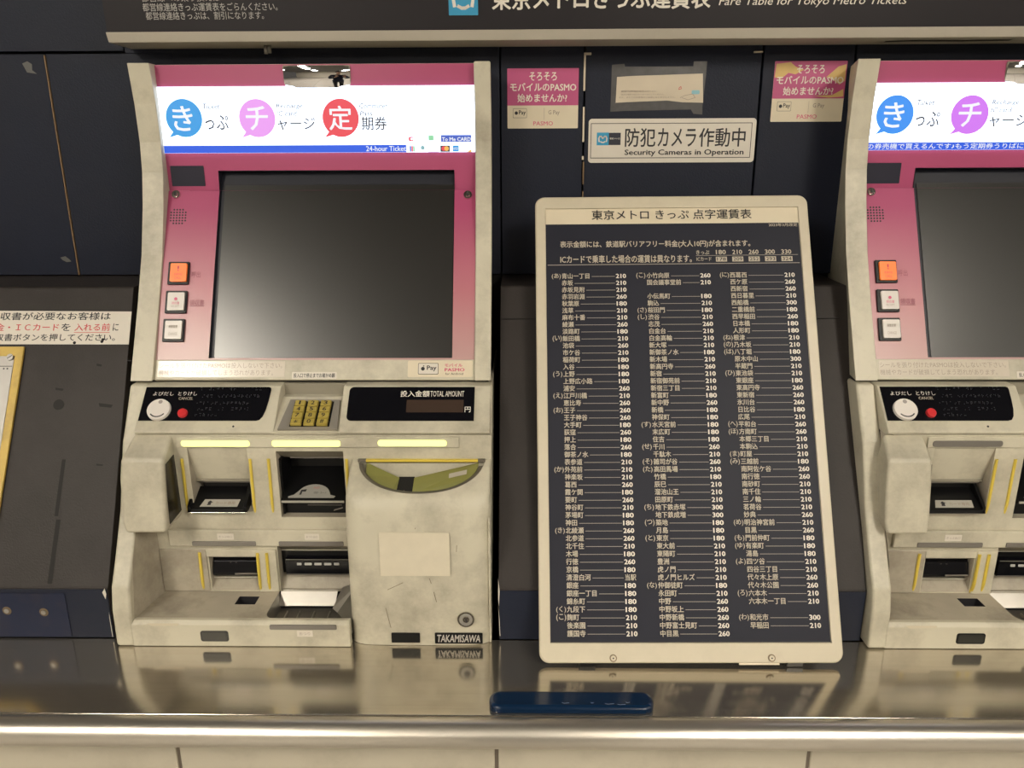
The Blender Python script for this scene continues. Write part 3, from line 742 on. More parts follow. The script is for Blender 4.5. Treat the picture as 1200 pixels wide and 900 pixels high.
b.text('切符・カード', rf, -.2790, -.2620, .0095, .0130, ink, .001); b.text('入口', rf, -.2810, -.2730, .018, .0215, ink_red, .001); part(b, 'slot_label', rs)
# slot 3: ticket exit
b = MB()
b.face([(-0.4280, 0.9375, 0.8868), (-0.3630, 0.9375, 0.8868), (-0.3630, 0.950, 0.8790), (-0.4280, 0.950, 0.8790)], beige)
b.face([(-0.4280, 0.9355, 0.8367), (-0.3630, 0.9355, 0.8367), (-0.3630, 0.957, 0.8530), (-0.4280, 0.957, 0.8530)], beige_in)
sl3 = part(b, 'ticket_exit_chute')
b = MB()
b.box(-0.4280, -0.3630, 0.950, 0.96, 0.850, 0.8795, black)
b.prism([(0.941, 0.8565), (0.9405, 0.8600), (0.945, 0.8760), (0.953, 0.8785), (0.953, 0.8500)], -0.4265, -0.3645, black_gloss)
b.box(-0.3960, -0.3650, 0.9398, 0.9412, 0.8575, 0.8600, grey_bar); b.box(-0.4260, -0.3650, 0.9412, 0.9425, 0.8518, 0.8532, tray_steel)  # grey bar stands for the highlight line on the black roller
b.text('きっぷ', Frame((0, .9443, 0), X3, Z3), -.4030, -.3930, .8715, .8745, ink_dim, 0); part(b, 'ticket_exit', bevel=0.0005)
# slot 4: change exit with metal flap and cup
b = MB()
b.face([(-0.3330, 0.9375, 0.9036), (-0.2330, 0.9375, 0.9036), (-0.2330, 0.952, 0.8910), (-0.3330, 0.952, 0.8910)], grey_beige)
b.box(-0.3330, -0.2330, 0.9495, 0.952, 0.8895, 0.8912, tray_steel)
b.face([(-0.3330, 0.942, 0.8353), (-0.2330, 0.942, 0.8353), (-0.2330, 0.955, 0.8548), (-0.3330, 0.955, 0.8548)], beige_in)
part(b, 'change_exit_chute')
b = MB()
b.box(-0.3330, -0.2330, 0.953, 0.98, 0.8540, 0.8910, black)
b.prism([(0.942, 0.8570), (0.942, 0.8780), (0.950, 0.8805), (0.955, 0.8805), (0.955, 0.8555)], -0.3255, -0.2360, black_gloss)
b.box(-0.3245, -0.2370, 0.9412, 0.9422, 0.8795, 0.8803, grey_bar); b.box(-0.3250, -0.2365, 0.9412, 0.9428, 0.8568, 0.8580, grey_bar)
for x, w in ((-0.3095, .0062), (-0.2990, .0098), (-0.2855, .0098), (-0.2720, .0098), (-0.2585, .0070)): b.rrect(Frame((0, .942, 0), X3, Z3), x, x + w, .8715, .8750, .0008, 0, .0006, mat('pale_slot_mark', (.48, .47, .44), .4))
part(b, 'change_exit')
b = MB()
b.face([(-0.3340, 0.9395, 0.8345), (-0.2550, 0.9395, 0.8345), (-0.2570, 0.9250, 0.8185), (-0.3330, 0.9250, 0.8185)], tray_steel)
b.face([(-0.3330, 0.9250, 0.8185), (-0.2570, 0.9250, 0.8185), (-0.2570, 0.9265, 0.8140), (-0.3330, 0.9265, 0.8140)], black)
part(b, 'coin_flap')
b = MB()
CU = mat('cup_steel', (0.30, 0.28, 0.245), 0.38, metal=0.85, var=0.2, scale=60)
b.box(-0.3355, -0.2225, 0.868, 0.937, 0.8110, 0.8140, CU)
b.face([(-0.3355, 0.870, 0.834), (-0.3355, 0.937, 0.834), (-0.3320, 0.937, 0.814), (-0.3320, 0.872, 0.814)], CU)
b.face([(-0.3355, 0.870, 0.834), (-0.2225, 0.870, 0.834), (-0.2225, 0.874, 0.814), (-0.3320, 0.874, 0.814)], CU)
b.face([(-0.2235, 0.936, 0.8500), (-0.2225, 0.905, 0.8440), (-0.2225, 0.875, 0.8150), (-0.2490, 0.905, 0.8210)], CU)
b.face([(-0.2235, 0.936, 0.8500), (-0.2490, 0.905, 0.8210), (-0.2570, 0.912, 0.8230), (-0.2480, 0.938, 0.8400)], tray_steel)
for x, d in ((-0.3200, -.004), (-0.3030, .004), (-0.2830, -.004), (-0.2620, -.008)):
    b.prism([(0.876, 0.814), (0.876, 0.8165), (0.915, 0.8175), (0.915, 0.814)], x, x + .0014, tray_steel)
part(b, 'coin_cup')
# tray floor and lip
b = MB(); fl = Frame((0, 0, 0.834), X3, Y3)
hx0, hx1, hy0, hy1 = -0.3858, -0.3585, 0.9035, 0.9230
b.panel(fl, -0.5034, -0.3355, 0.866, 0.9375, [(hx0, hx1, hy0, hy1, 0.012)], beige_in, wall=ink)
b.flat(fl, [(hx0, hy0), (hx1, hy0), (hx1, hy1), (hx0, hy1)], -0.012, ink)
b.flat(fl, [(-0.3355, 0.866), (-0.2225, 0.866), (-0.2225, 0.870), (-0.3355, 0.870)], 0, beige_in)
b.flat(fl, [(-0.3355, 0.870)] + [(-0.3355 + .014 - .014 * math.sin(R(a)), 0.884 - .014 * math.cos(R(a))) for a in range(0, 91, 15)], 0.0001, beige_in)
part(b, 'tray_floor')
b = MB(); b.prism([(0.861, 0.7985), (0.8615, 0.8300), (0.866, 0.8345), (0.872, 0.8345), (0.872, 0.7985)], -0.5060, -0.2225, beige)
lip = part(b, 'front_lip', bevel=0.0012)
b = MB(); b.flat(PL, [(-0.4850, 0.8325), (-0.4430, 0.8325), (-0.4450, 0.8290), (-0.4780, 0.8285)], 0.0012, frame_beige); part(b, 'worn_edge_patch', lip)
b = MB(); b.rrect(PL, -0.4165, -0.3803, 0.8063, 0.8215, 0.003, 0, 0.0015, black); b.rrect(PL, -0.4145, -0.3823, 0.8080, 0.8198, 0.002, 0.0015, 0.002, mat('dark_grey_window', (.028, .028, .024), .4, spec=.25)); part(b, 'sensor_plate', lip)
b = MB(); b.rrect(PL, -0.3257, -0.2391, 0.8243, 0.8310, 0.0018, 0, 0.0022, grey_bar); part(b, 'status_bar', lip, bevel=.0005)
b = MB(); b.rrect(PL, -0.2911, -0.2707, 0.8138, 0.8225, 0.0005, 0, 0.0012, white_paper); b.text('おつり', PL, -.288, -.274, .816, .8205, ink_grey, .0014); part(b, 'small_label', lip)
# reader housing on the left
b = MB()
rings = [[(-0.5120, .906, 1.0400), (-0.4560, .906, 1.0400), (-0.4560, .940, 1.0640), (-0.5070, .940, 1.0640)],
         [(-0.5135, .900, 1.015), (-0.4560, .900, 1.015), (-0.4560, .945, 1.015), (-0.5100, .945, 1.015)],
         [(-0.5130, .8905, 0.960), (-0.4560, .8905, 0.960), (-0.4560, .945, 0.960), (-0.5100, .945, 0.960)],
         [(-0.5090, .888, 0.946), (-0.4575, .888, 0.946), (-0.4575, .945, 0.9465), (-0.5050, .945, 0.9465)]]
b.loft(rings, beige)
rh = part(b, 'reader_housing', bevel=0.0045, seg=3, ang=20)
b = MB(); b.extr(Frame((-0.4556, 0, 0), Y3, Z3), [(0.9085, 1.0330), (0.9330, 1.0370), (0.9345, 0.9570), (0.8990, 0.9540), (0.9010, 0.985)], 0, 0.0006, mat('dark_reader_window', (0.02, 0.017, 0.012), 0.25)); part(b, 'reader_window', rh)
# coin and note door on the right
DX0, DX1 = -0.2225, -0.0415; xc, hwD = -0.1315, 0.0825
xs = [DX0 + (DX1 - DX0) * i / 60 for i in range(61)]
def arc_y(x, k=1.0):
    q = (x - xc) / (hwD * k)
    return 0.937 - 0.0520 * k * (max(0, 1 - abs(q) ** 2.15)) ** 0.5 if abs(q) < 1 else 0.937
shz = lambda y: 1.0295 - (0.937 - y) * 0.5
def edge(x):         # how far the front stands forward, rounded off at both sides
    q = abs((x - (DX0 + DX1) / 2) / ((DX1 - DX0) / 2))
    return 1 - 0.30 * q ** 9
b = MB(); cols = []
for x in xs:
    e = edge(x); ya = arc_y(x)
    q = abs((x - xc) / (hwD * 1.08)); bow = 0.010 * max(0, 1 - q ** 2)
    yf = 0.8925 - bow + (1 - e) * .05
    ztop = shz(yf) if ya > yf else shz(ya)
    yf = min(yf, ya)
    f = lambda y: y + (1 - e) * .035
    cols.append([(x, ya, shz(ya)), (x, (ya + yf) / 2 , shz((ya + yf) / 2)), (x, yf, shz(yf)), (x, f(0.8785) if f(.8785) < yf else yf, 0.9985 if shz(yf) > .9985 else shz(yf) - .004), (x, f(0.8735), 0.985), (x, f(0.8712), 0.965), (x, f(0.8702), 0.950), (x, f(0.8680), 0.87), (x, f(0.8660), 0.7985)])
n = len(cols[0])
b.raw([p for c in cols for p in c], [[i * n + j, (i + 1) * n + j, (i + 1) * n + j + 1, i * n + j + 1] for i in range(60) for j in range(n - 1)], beige, True)
for c in (cols[0], cols[-1]): b.face(c + [(c[0][0], 0.945, 0.7985), (c[0][0], 0.945, c[0][2])], beige)
b.box(DX0 + .004, DX1 - .004, 0.9355, 0.9372, 0.96, 1.0280, beige)
scuff = mat('scuff', (.16, .12, .08), .6)
for pts in ([(-.148, .9390), (-.131, .9395)], [(-.121, .935), (-.113, .934)], [(-.098, .945), (-.0965, .951)], [(-.083, .932), (-.0825, .941)], [(-.172, .879), (-.152, .889)], [(-.113, .876), (-.110, .862)], [(-.134, .963), (-.1335, .9645)], [(-.173, .934), (-.170, .9365)], [(-.1755, .853), (-.170, .825)], [(-.118, .895), (-.116, .888)]):
    b.stroke(DO, [(x, dz(z)) for x, z in pts], 0.0007, 0.0009 + .0008, scuff)
door = part(b, 'coin_door')
b = MB()
ring0 = [(x, arc_y(x) , shz(arc_y(x)) + .0004) for x in xs if abs(x - xc) < hwD]
inner = lambda x: xc + (x - xc) * .925
ring1 = [(inner(p[0]), 0.9365 - (0.937 - p[1]) * .91, shz(0.9365 - (0.937 - p[1]) * .91) - .0012) for p in ring0]
ring2 = [(p[0], p[1] + .002, p[2] - .016) for p in ring1]
m_ = len(ring0)
for A, B_ in ((ring0, ring1), (ring1, ring2)):
    b.raw(A + B_, [[i, i + 1, m_ + i + 1, m_ + i] for i in range(m_ - 1)], rim_grey, True)
rim = part(b, 'coin_slot_rim', door)
b = MB()
mid = lambda lo, hi: [(p[0], p[1] + .0005, p[2] - .0025) for p in ring1 if lo < p[0] < hi]
b.face([(-0.2035, 0.9340, 1.0255), (-0.1600, 0.9240, 1.0085), (-0.1605, 0.8935, 0.9985)] + [(x, y, z - .001) for x, y, z in reversed(mid(-0.203, -0.163))], green_wing)
part(b, 'coin_guide_wing', door)
b = MB()
b.face([(-0.1405, 0.9240, 1.0085), (-0.0570, 0.9340, 1.0255)] + [(x, y, z - .001) for x, y, z in reversed(mid(-0.138, -0.057))] + [(-0.1400, 0.8925, 0.9985)], green_wing)
wg = part(b, 'coin_guide_wing', door)
b = MB(); b.face([(-0.0945, .912, 1.0130), (-0.0720, .916, 1.0170), (-0.0715, .920, 1.0215), (-0.0945, .917, 1.0172)], mat('small_grey_label', (.40, .36, .29), .4)); part(b, 'coin_label', door)
b = MB()
b.box(-0.1610, -0.1400, 0.884, 0.932, 0.9800, 0.9830, gap); b.box(-0.162, -0.160, .888, .93, .98, .998, black); b.box(-0.1410, -0.139, .888, .93, .98, .998, black)
b.box(-0.2120, -0.0520, 0.884, 0.936, 0.975, 0.978, gap); b.box(-0.1512, -0.1500, .8985, .8995, .990, 1.0015, chrome)  # thin chrome strip added as the gleam inside the dark hole
b.face([(-0.1605, .9245, 1.0080), (-0.1400, .9245, 1.0080), (-0.1400, .893, .9965), (-0.1605, .893, .9965)], gap); b.face([(-0.1605, .9250, 1.0095), (-0.1400, .9250, 1.0095), (-0.1400, .9250, .985), (-0.1605, .9250, .985)], gap)
part(b, 'coin_hole', door)
b = MB(); b.box(-0.2040, -0.0582, 0.9320, 0.9365, 1.0272, 1.0300, yellow); b.box(-0.2120, -0.0510, 0.9335, 0.9368, 1.0255, 1.0275, ink); b.box(-.2145, -.2042, .9318, .9366, 1.027, 1.0302, rim_grey); b.box(-.058, -.0488, .9318, .9366, 1.027, 1.0302, rim_grey); part(b, 'coin_slot_bar', door)
b = MB(); b.rrect(DO, -0.1798, -0.0915, dz(0.8985), dz(0.9580), 0.0008, 0.0012, 0.0018, mat('blank_cream_plate', (0.64, 0.58, 0.45), 0.4, var=0.07, scale=60)); part(b, 'blank_plate', door)
b = MB(); LZ = dz(0.8375)
b.disc(DO, -0.0728, LZ, 0.0108, 0.0008, 0.0030, chrome, 32); b.disc(DO, -0.0728, LZ, 0.0085, 0.003, 0.0036, mat('lock_grey', (.42, .40, .36), .4, metal=.6), 28); b.disc(DO, -0.0725, LZ + .001, 0.0048, 0.0036, 0.0052, chrome, 24, .0042)
b.stroke(DO, [(-0.0728, LZ + .002), (-0.0716, LZ - .002)], 0.0020, 0.0054, ink); part(b, 'door_lock', door)
b = MB(); b.rrect(DO, -0.1698, -0.1330, dz(0.8030), dz(0.8170), 0.001, 0.0008, 0.0018, black); part(b, 'sensor_plate', door)
b = MB(); b.rrect(DO, -0.1135, -0.0517, dz(0.8018), dz(0.8173), 0.001, 0.0008, 0.0018, black)
b.text('TAKAMISAWA', DO, -0.1105, -0.0548, dz(0.8042), dz(0.8152), mat('silver_ink', (.50, .47, .43), .4), 0.0021, .02, .15); part(b, 'name_plate', door)

# the second machine
m2 = copy_tree(mach)
m2.location = ROOT + Vector((0.971, 0.0015, 0.0))
m2['label'] = 'beige and pink ticket machine beside the leaning fare board, its indicator bar dark and unlit'
def kids(o):
    for c in o.children:
        yield c
        yield from kids(c)
for c in list(kids(m2)):
    nm = c.name.split('.')[0]
    if nm == 'indicator_light' or nm == 'speech_bubble' or nm == 'ticker_lettering' or nm == 'blue_band':
        c.data = c.data.copy()
        ms = c.data.materials
        if nm == 'indicator_light': ms[0] = grey_bar
        if nm == 'speech_bubble' and ms[0] == lit_mauve: ms[0] = lit_mauve2
        if nm == 'speech_bubble' and ms[0] == lit_sky: ms[0] = glow('lit_azure', srgb(46, 146, 246), 1.0)
o_ = [c for c in kids(m2) if c.name.startswith('ticker_lettering')][0]
me_old = o_.data
b = MB(); b.text('の券売機で買えるんです♪もう定期券うりばに並ばなくても大丈夫', SG, -0.4976, -0.19, 1.4170, 1.4244, lit_print, 0.0007, 0.005)
t_ = b.build('tmp', None, ROOT); o_.data = t_.data; bpy.data.objects.remove(t_)

# ------------------------------------------------------------------ fare sign over the machines
SGN = Vector((0.6, 1.13, 1.56))
fs = thing('fare_sign', SGN, 'long dark fare table sign in a pale metal frame, across the top above the machines', 'sign')
b = MB(); b.prism([(1.1130, 1.5715), (1.1180, 1.5590), (1.1790, 1.5590), (1.1790, 1.5715)], -0.5590, 2.2, sign_frame)
b.build('bottom_rail', fs, SGN, bevel=0.001)
b = MB(); b.prism([(1.1150, 1.5715), (1.0965, 1.90), (1.1790, 1.90), (1.1790, 1.5715)], -0.5575, 2.2, sign_face)
FF = Frame((0, 1.1150, 1.5715), X3, (0, -0.0185, 0.3285))
fz = lambda z: z - 1.5715
b.text('都営線連絡きっぷ運賃表をごらんください。', FF, -0.5045, -0.3246, fz(1.5965), fz(1.6063), ink_sign, 0.0006)
b.text('都営線連絡きっぷは、割引になります。', FF, -0.5020, -0.3440, fz(1.5862), fz(1.5958), ink_sign, 0.0006)
b.text('都営線への乗り換えは', FF, -0.5045, -0.40, fz(1.6080), fz(1.6178), ink_sign, 0.0006)
b.text('東京メトロきっぷ運賃表', FF, -0.0404, 0.2472, fz(1.5950), fz(1.6240), ink_white, 0.0006, 0.025)
b.text('Fare Table for Tokyo Metro Tickets', FF, 0.2580, 0.5033, fz(1.5960), fz(1.6090), ink_white, 0.0006, 0.0, 0.2)
def metro_mark(b, fr, a0, a1, c0, c1, h, mk=None):
    b.rrect(fr, a0, a1, c0, c1, 0.0005, 0, h, teal)
    w = a1 - a0; cx, cy = (a0 + a1) / 2, (c0 + c1) / 2
    base = [(-.30, -.22), (-.34, .02), (-.27, .20), (-.13, .20), (0, .04), (.13, .20), (.27, .20), (.34, .02), (.30, -.22)]
    b.stroke(fr, [(cx + x * w, cy + y * w) for x, y in base], w * .11, h + .0003, mk or ink_white)
    b.stroke(fr, [(cx + x * w, cy + y * w) for x, y in [(-.18, -.22), (-.06, -.28), (.06, -.28), (.18, -.22)]], w * .10, h + .0003, mk or ink_white)
metro_mark(b, FF, -0.0975, -0.0588, fz(1.5893), fz(1.6280), 0.0006)
b.build('sign_board', fs, SGN)
b = MB()
b.tube([(-0.3565, 1.150, 1.5592), (-0.3565, 1.150, 1.5480)], 0.0028, plate_steel, 10); b.tube([(-0.3515, 1.150, 1.5592), (-0.3515, 1.150, 1.5490)], 0.0028, plate_steel, 10)
b.build('hanging_clip', fs, SGN)
b = MB(); b.stroke(Frame((0, 1.148, 1.5589), X3, -Y3), [(0.50, 0), (0.53, .006), (0.60, .002), (0.66, .006)], .012, 0.0004, dark_tape); b.build('tape_smear', fs, SGN)

# ------------------------------------------------------------------ notices on the wall
NW = Frame((0, WY, 0), X3, Z3)
b = MB()
b.rrect(NW, 0.0962, 0.3388, 1.4005, 1.4618, 0.005, 0.0003, 0.0012, white_paper)
bx = (0.0994, 0.3330, 1.4068, 1.4557); wv = 0.0009
for q in ((bx[0], bx[1], bx[2], bx[2] + wv), (bx[0], bx[1], bx[3] - wv, bx[3]), (bx[0], bx[0] + wv, bx[2], bx[3]), (bx[1] - wv, bx[1], bx[2], bx[3])): b.flat(NW, [(q[0], q[2]), (q[1], q[2]), (q[1], q[3]), (q[0], q[3])], 0.0014, ink)
metro_mark(b, Frame((0, WY - .0012, 0), X3, Z3), 0.1084, 0.1258, 1.4251, 1.4428, 0.0003)
b.rrect(NW, 0.1258, 0.1431, 1.4254, 1.4424, 0.0003, 0.0012, 0.0015, navy_ink); b.text('東京メトロ', NW, 0.1272, 0.1418, 1.4330, 1.4358, ink_white, 0.0018)
b.text('防犯', NW, 0.1494, 0.1939, 1.4227, 1.4488, ink, 0.0016, .012); b.text('カメラ', NW, 0.1970, 0.2527, 1.4227, 1.4485, ink, 0.0016, .012); b.text('作動中', NW, 0.2569, 0.3243, 1.4222, 1.4485, ink, 0.0016, .012)
b.text('Security Cameras in Operation', NW, 0.1494, 0.3232, 1.4090, 1.4190, ink, 0.0016, .022)
tag(b.build('camera_notice'), 'white sign with black border reading Security Cameras in Operation, on the navy wall', 'sign')
def pass_sticker(ox, z0, name_label, torn_top):
    b = MB(); x0, x1 = ox, ox + 0.1022; z1 = z0 + 0.0815
    fr = Frame((0, WY, 0), X3, Z3)
    b.rrect(fr, x0, x1, z0, z1, 0.0012, 0.0003, 0.0007, cream_sticker); b.rrect(fr, x0, x1, z0 + 0.0315, z1, 0.0008, 0.0007, 0.0009, pink_sticker)
    X = lambda a: x0 + a; Z = lambda c: z0 + c
    b.text('そろそろ', fr, X(.0315), X(.0710), Z(.0650), Z(.0765), ink_white, .0012, .02)
    b.text('モバイルのPASMO', fr, X(.0040), X(.0990), Z(.0510), Z(.0620), ink_white, .0012, .02)
    b.text('始めませんか?', fr, X(.0145), X(.0860), Z(.0358), Z(.0475), ink_white, .0012, .02)
    b.rrect(fr, X(.0080), X(.0280), Z(.0145), Z(.0275), .001, .0007, .0009, ink); b.rrect(fr, X(.0084), X(.0276), Z(.0149), Z(.0271), .0008, .0009, .0010, cream_sticker)
    b.text('Pay', fr, X(.0165), X(.0265), Z(.0175), Z(.0250), ink, .0012, .02); b.disc(fr, X(.0128), Z(.0212), .0024, .0010, .0012, ink, 12)
    b.text('G Pay', fr, X(.0590), X(.0755), Z(.0175), Z(.0250), ink_grey, .0010, .02)
    b.text('PASMO', fr, X(.0375), X(.0660), Z(.0040), Z(.0098), ink_pink, .0010, .01)
    b.stroke(fr, [(X(.053), Z(.012)), (X(.053), Z(.028))], .0004, .0010, ink_grey)
    if torn_top:
        for pts in ([(.002, .078), (.022, .080), (.030, .074), (.042, .070), (.030, .064), (.020, .066), (.010, .058), (.001, .060)], [(.074, .060), (.090, .074), (.101, .077), (.101, .055), (.094, .050), (.084, .056)], [(.060, .035), (.085, .036), (.100, .044), (.101, .034), (.080, .0325)]):
            b.flat(fr, [(X(a), Z(c)) for a, c in pts], .0011, torn)
    return tag(b.build('advert_sticker'), name_label, 'sticker', 'pink and white transit pass stickers on the navy wall')
pass_sticker(-0.0218, 1.4490, 'clean pink and white sticker on the navy wall, next to the first ticket machine', False)
pass_sticker(0.3585, 1.4565, 'torn pink and white sticker with yellowed patches, on the navy wall by the second machine', True)
b = MB()
b.flat(NW, [(.1275, 1.5345), (.1450, 1.5360), (.1460, 1.5320), (.2430, 1.5320), (.2435, 1.5385), (.2624, 1.5385), (.2620, 1.5200), (.2595, 1.4790), (.2600, 1.4670), (.2470, 1.4680), (.2430, 1.4740), (.1480, 1.4725), (.1270, 1.4715)], .0002, tape_clear)
tp = b.build('note_tape')
b = MB()
b.face([NW.p(x, z, .0012) for x, z in ((.1350, 1.5183), (.1560, 1.5195), (.2571, 1.5222), (.2598, 1.4830), (.2300, 1.4838), (.2080, 1.4862), (.1700, 1.4850), (.1342, 1.4836))], old_paper)
b.text('優先席では携帯電話の電源をお切りください', NW, .1417, .1932, 1.4976, 1.5002, ink_grey, .0015, .01)
b.text('ほかの場所ではマナーモードにしてください。', NW, .1417, .2030, 1.4935, 1.4958, ink_grey, .0015, .01)
b.text('また、まわりのお客様のご迷惑になりませんように。', NW, .1390, .2195, 1.4897, 1.4918, ink_grey, .0015, .01)
b.stroke(NW, [(.2245, 1.5035 ), (.2268, 1.5050), (.2275, 1.5020), (.2240, 1.5010), (.2245, 1.5035)], .0008, .0015, ink_red)
b.extr(NW, rr(.2425, .2540, 1.4945, 1.5000, .002), .0012, .0015, mat('pale_blue_ink', (.25, .48, .55), .5))
b.stroke(NW, [(.2265, 1.4900), (.2330, 1.4930), (.2440, 1.4950), (.2480, 1.4900), (.2380, 1.4870), (.2290, 1.4900)], .0007, .0015, ink_grey)
nt = b.build('paper_note')
tag(nt, 'old torn paper note taped flat above the security camera sign', 'note')
tp.parent = nt; tp.name = 'clear_tape'
# receipt notice on the sloped panel
b = MB(); z2t = sl
b.extr(slope, [(-0.86, sl(1.1595)), (-0.5500, sl(1.1590)), (-0.5515, sl(1.2010)), (-0.86, sl(1.2030))], 0.0003, 0.0010, white_paper)
def rline(runs, z0, z1):
    for s_, x0, x1, m in runs: b.text(s_, slope, x0, x1, sl(z0), sl(z1), m, 0.0013, .012)
rline([('領収書が必要なお客様は', -0.7530, -0.5800, ink)], 1.1900, 1.2000)
rline([('現金・ＩＣカード', -0.7545, -0.6515, ink_red), ('を', -0.6480, -0.6350, ink), ('入れる前', -0.6290, -0.5790, ink_red), ('に', -0.5750, -0.5670, ink)], 1.1760, 1.1856)
rline([('領収書ボタンを押してください。', -0.7525, -0.5700, ink)], 1.1632, 1.1725)
b.box(-0.629, -0.579, 1.0478, 1.0486, 1.1744, 1.1750, ink_red)
for x, z in ((-.6265, 1.1610), (-.5880, 1.1625), (-.5870, 1.1650)): b.disc(slope, x, sl(z), .0022, .0010, .0014, dark_tape, 9)
rn = tag(b.build('receipt_notice'), 'long white notice with black and red lines of writing, on the charcoal sloped panel', 'notice')
# yellow framed steel plate on the sloped panel
PLo = Vector((-0.76, 0.98, 1.05))
yp = thing('cover_plate', PLo, 'scratched steel plate in a yellow frame, screwed to the charcoal sloped panel', 'cover plate')
b = MB(); t0, t1 = sl(0.925), sl(1.1556)
for q in ((-0.84, -0.6955, t1 - .0135, t1), (-0.84, -0.6955, t0, t0 + .012), (-0.7060, -0.6955, t0 + .012, t1 - .0135), (-0.84, -0.83, t0 + .012, t1 - .0135)):
    b.extr(slope, [(q[0], q[2]), (q[1], q[2]), (q[1], q[3]), (q[0], q[3])], 0.0005, 0.004, yellow_frame)
b.build('frame', yp, PLo, bevel=0.0005)
b = MB(); b.extr(slope, [(-0.83, t0 + .012), (-0.7075, t0 + .012), (-0.7075, t1 - .0135), (-0.83, t1 - .0135)], 0.0005, 0.0025, plate_steel)
b.stroke(slope, [(-0.83, t1 - .028), (-.7085, t1 - .028)], .0009, .0027, dark_tape)
for x in (-.7195, -.7145): b.disc(slope, x, t1 - .0315, .0012, .0025, .0028, ink, 8)
b.build('steel_plate', yp, PLo)
for x, z in ((-.7125, 1.1425), (-.7150, 1.0475)):
    b = MB(); t = sl(z)
    b.disc(slope, x, t, .0052, .0025, .0045, plate_steel, 20, .0045); b.stroke(slope, [(x - .003, t - .002), (x + .003, t + .002)], .0011, .0047, ink); b.build('screw', yp, PLo)

# ------------------------------------------------------------------ leaning fare board with station fares
BO = Vector((0.0207, 0.8210, CZ + 0.0060))
bd = thing('fare_board', BO, 'tall navy station fare board in a cream frame, leaning on the wall between the machines', 'fare board')
tilt = math.atan2(0.283, 0.56)
BF = Frame((0, 0, 0), X3, (0, math.sin(tilt), math.cos(tilt)))
BW, BH = 0.3802, 0.6240
b = MB()
rad = 0.013
outer = rr(0, BW, 0.0, BH, rad, 6); inr = rr(0.0140, BW - 0.0140, 0.0245, BH - 0.0178, 0.0006, 6)
rings = [[BF.p(a, c, -0.006) for a, c in outer], [BF.p(a, c, -0.002) for a, c in outer], [BF.p(a + (0.0015 if a < BW / 2 else -0.0015), c + (0.0015 if c < BH / 2 else -0.0015), 0.0) for a, c in outer],
         [BF.p(a, c, 0.0) for a, c in inr], [BF.p(a, c, -0.0022) for a, c in inr]]
b.loft(rings, frame_beige)
b.build('frame', bd, bevel=0.0005, seg=1)
b = MB(); b.extr(BF, rr(0.004, BW - .004, .004, BH - .004, .010), -0.007, -0.006, grey_beige); b.build('back_plate', bd)
for a in (0.0925, 0.2900):
    b = MB(); b.disc(BF, a, 0.0065, 0.0046, 0, 0.0012, mat('screw_ring', (.22, .17, .11), .5, metal=.6) if 'screw_ring' not in MATS else MATS['screw_ring'], 20); b.disc(BF, a, 0.0065, 0.0032, 0.0012, 0.0022, frame_beige, 18); b.disc(BF, a, .0065, .0010, .0022, .0024, ink, 8)
    b.build('screw', bd)
b = MB(); H = -0.0021; T = H + 0.0005
b.flat(BF, [(0.0140, 0.0245), (BW - .0140, 0.0245), (BW - .0140, 0.5835), (0.0140, 0.5835)], H, sheet_navy)
b.flat(BF, [(0.0140, 0.5835), (BW - .0140, 0.5835), (BW - .0140, BH - .0178), (0.0140, BH - .0178)], H, cream_sticker)
b.stroke(BF, [(0.0145, 0.0255), (BW - .0145, 0.0255)], 0.0012, T, ink)
b.text('東京メトロ きっぷ 点字運賃表', BF, 0.0788, 0.3015, 0.5895, 0.6040, ink, T, .012)
b.text('2023年3月改定', BF, 0.3243, 0.3640, 0.5778, 0.5826, ink_dim, T, .01)
b.text('表示金額には、鉄道駅バリアフリー料金(大人10円)が含まれます。', BF, 0.0341, 0.2972, 0.5475, 0.5585, ink_dim, T, .02)
b.text('ICカードで乗車した場合の運賃は異なります。', BF, 0.0341, 0.2155, 0.5262, 0.5376, ink_dim, T, .02)
b.stroke(BF, [(0.0168, 0.5238), (0.3630, 0.5248)], 0.0009, T, ink_rule); b.stroke(BF, [(0.2215, 0.5360), (0.3615, 0.5366)], 0.0006, T, ink_rule)
b.text('きっぷ', BF, .2220, .2400, .5375, .5438, ink_dim, T, .015); b.text('ICカード', BF, .2220, .2425, .5283, .5340, ink_dim, T, .01)
for i, (f1, f2) in enumerate((('180', '178'), ('210', '209'), ('260', '252'), ('300', '293'), ('330', '324'))):
    x = .2490 + i * .0225
    b.text(f1, BF, x, x + .0138, .5376, .5442, ink_dim, T, .025)
    b.flat(BF, [(x - .0004, .5272), (x + .0148, .5272), (x + .0148, .5342), (x - .0004, .5342)], T, ink_dim)
    b.text(f2, BF, x + .001, x + .0134, .5282, .5332, ink, T + .0003, .01)
C1 = 'お:青山一丁目 210,赤坂 210,赤坂見附 210,赤羽岩淵 260,秋葉原 180,浅草 210,麻布十番 210,綾瀬 260,淡路町 180,い:飯田橋 210,池袋 260,市ケ谷 210,稲荷町 180,入谷 180,う:上野 180,上野広小路 180,浦安 260,え:江戸川橋 210,恵比寿 260,お:王子 260,王子神谷 260,大手町 180,荻窪 260,押上 180,落合 260,御茶ノ水 180,表参道 210,か:外苑前 210,神楽坂 210,葛西 260,霞ケ関 180,要町 260,神谷町 210,茅場町 180,神田 180,き:北綾瀬 260,北参道 260,北千住 210,木場 180,行徳 260,京橋 180,清澄白河 当駅,銀座 180,銀座一丁目 180,錦糸町 180,く:九段下 180,こ:麹町 210,後楽園 210,護国寺 210'.replace('お:青山', 'あ:青山')
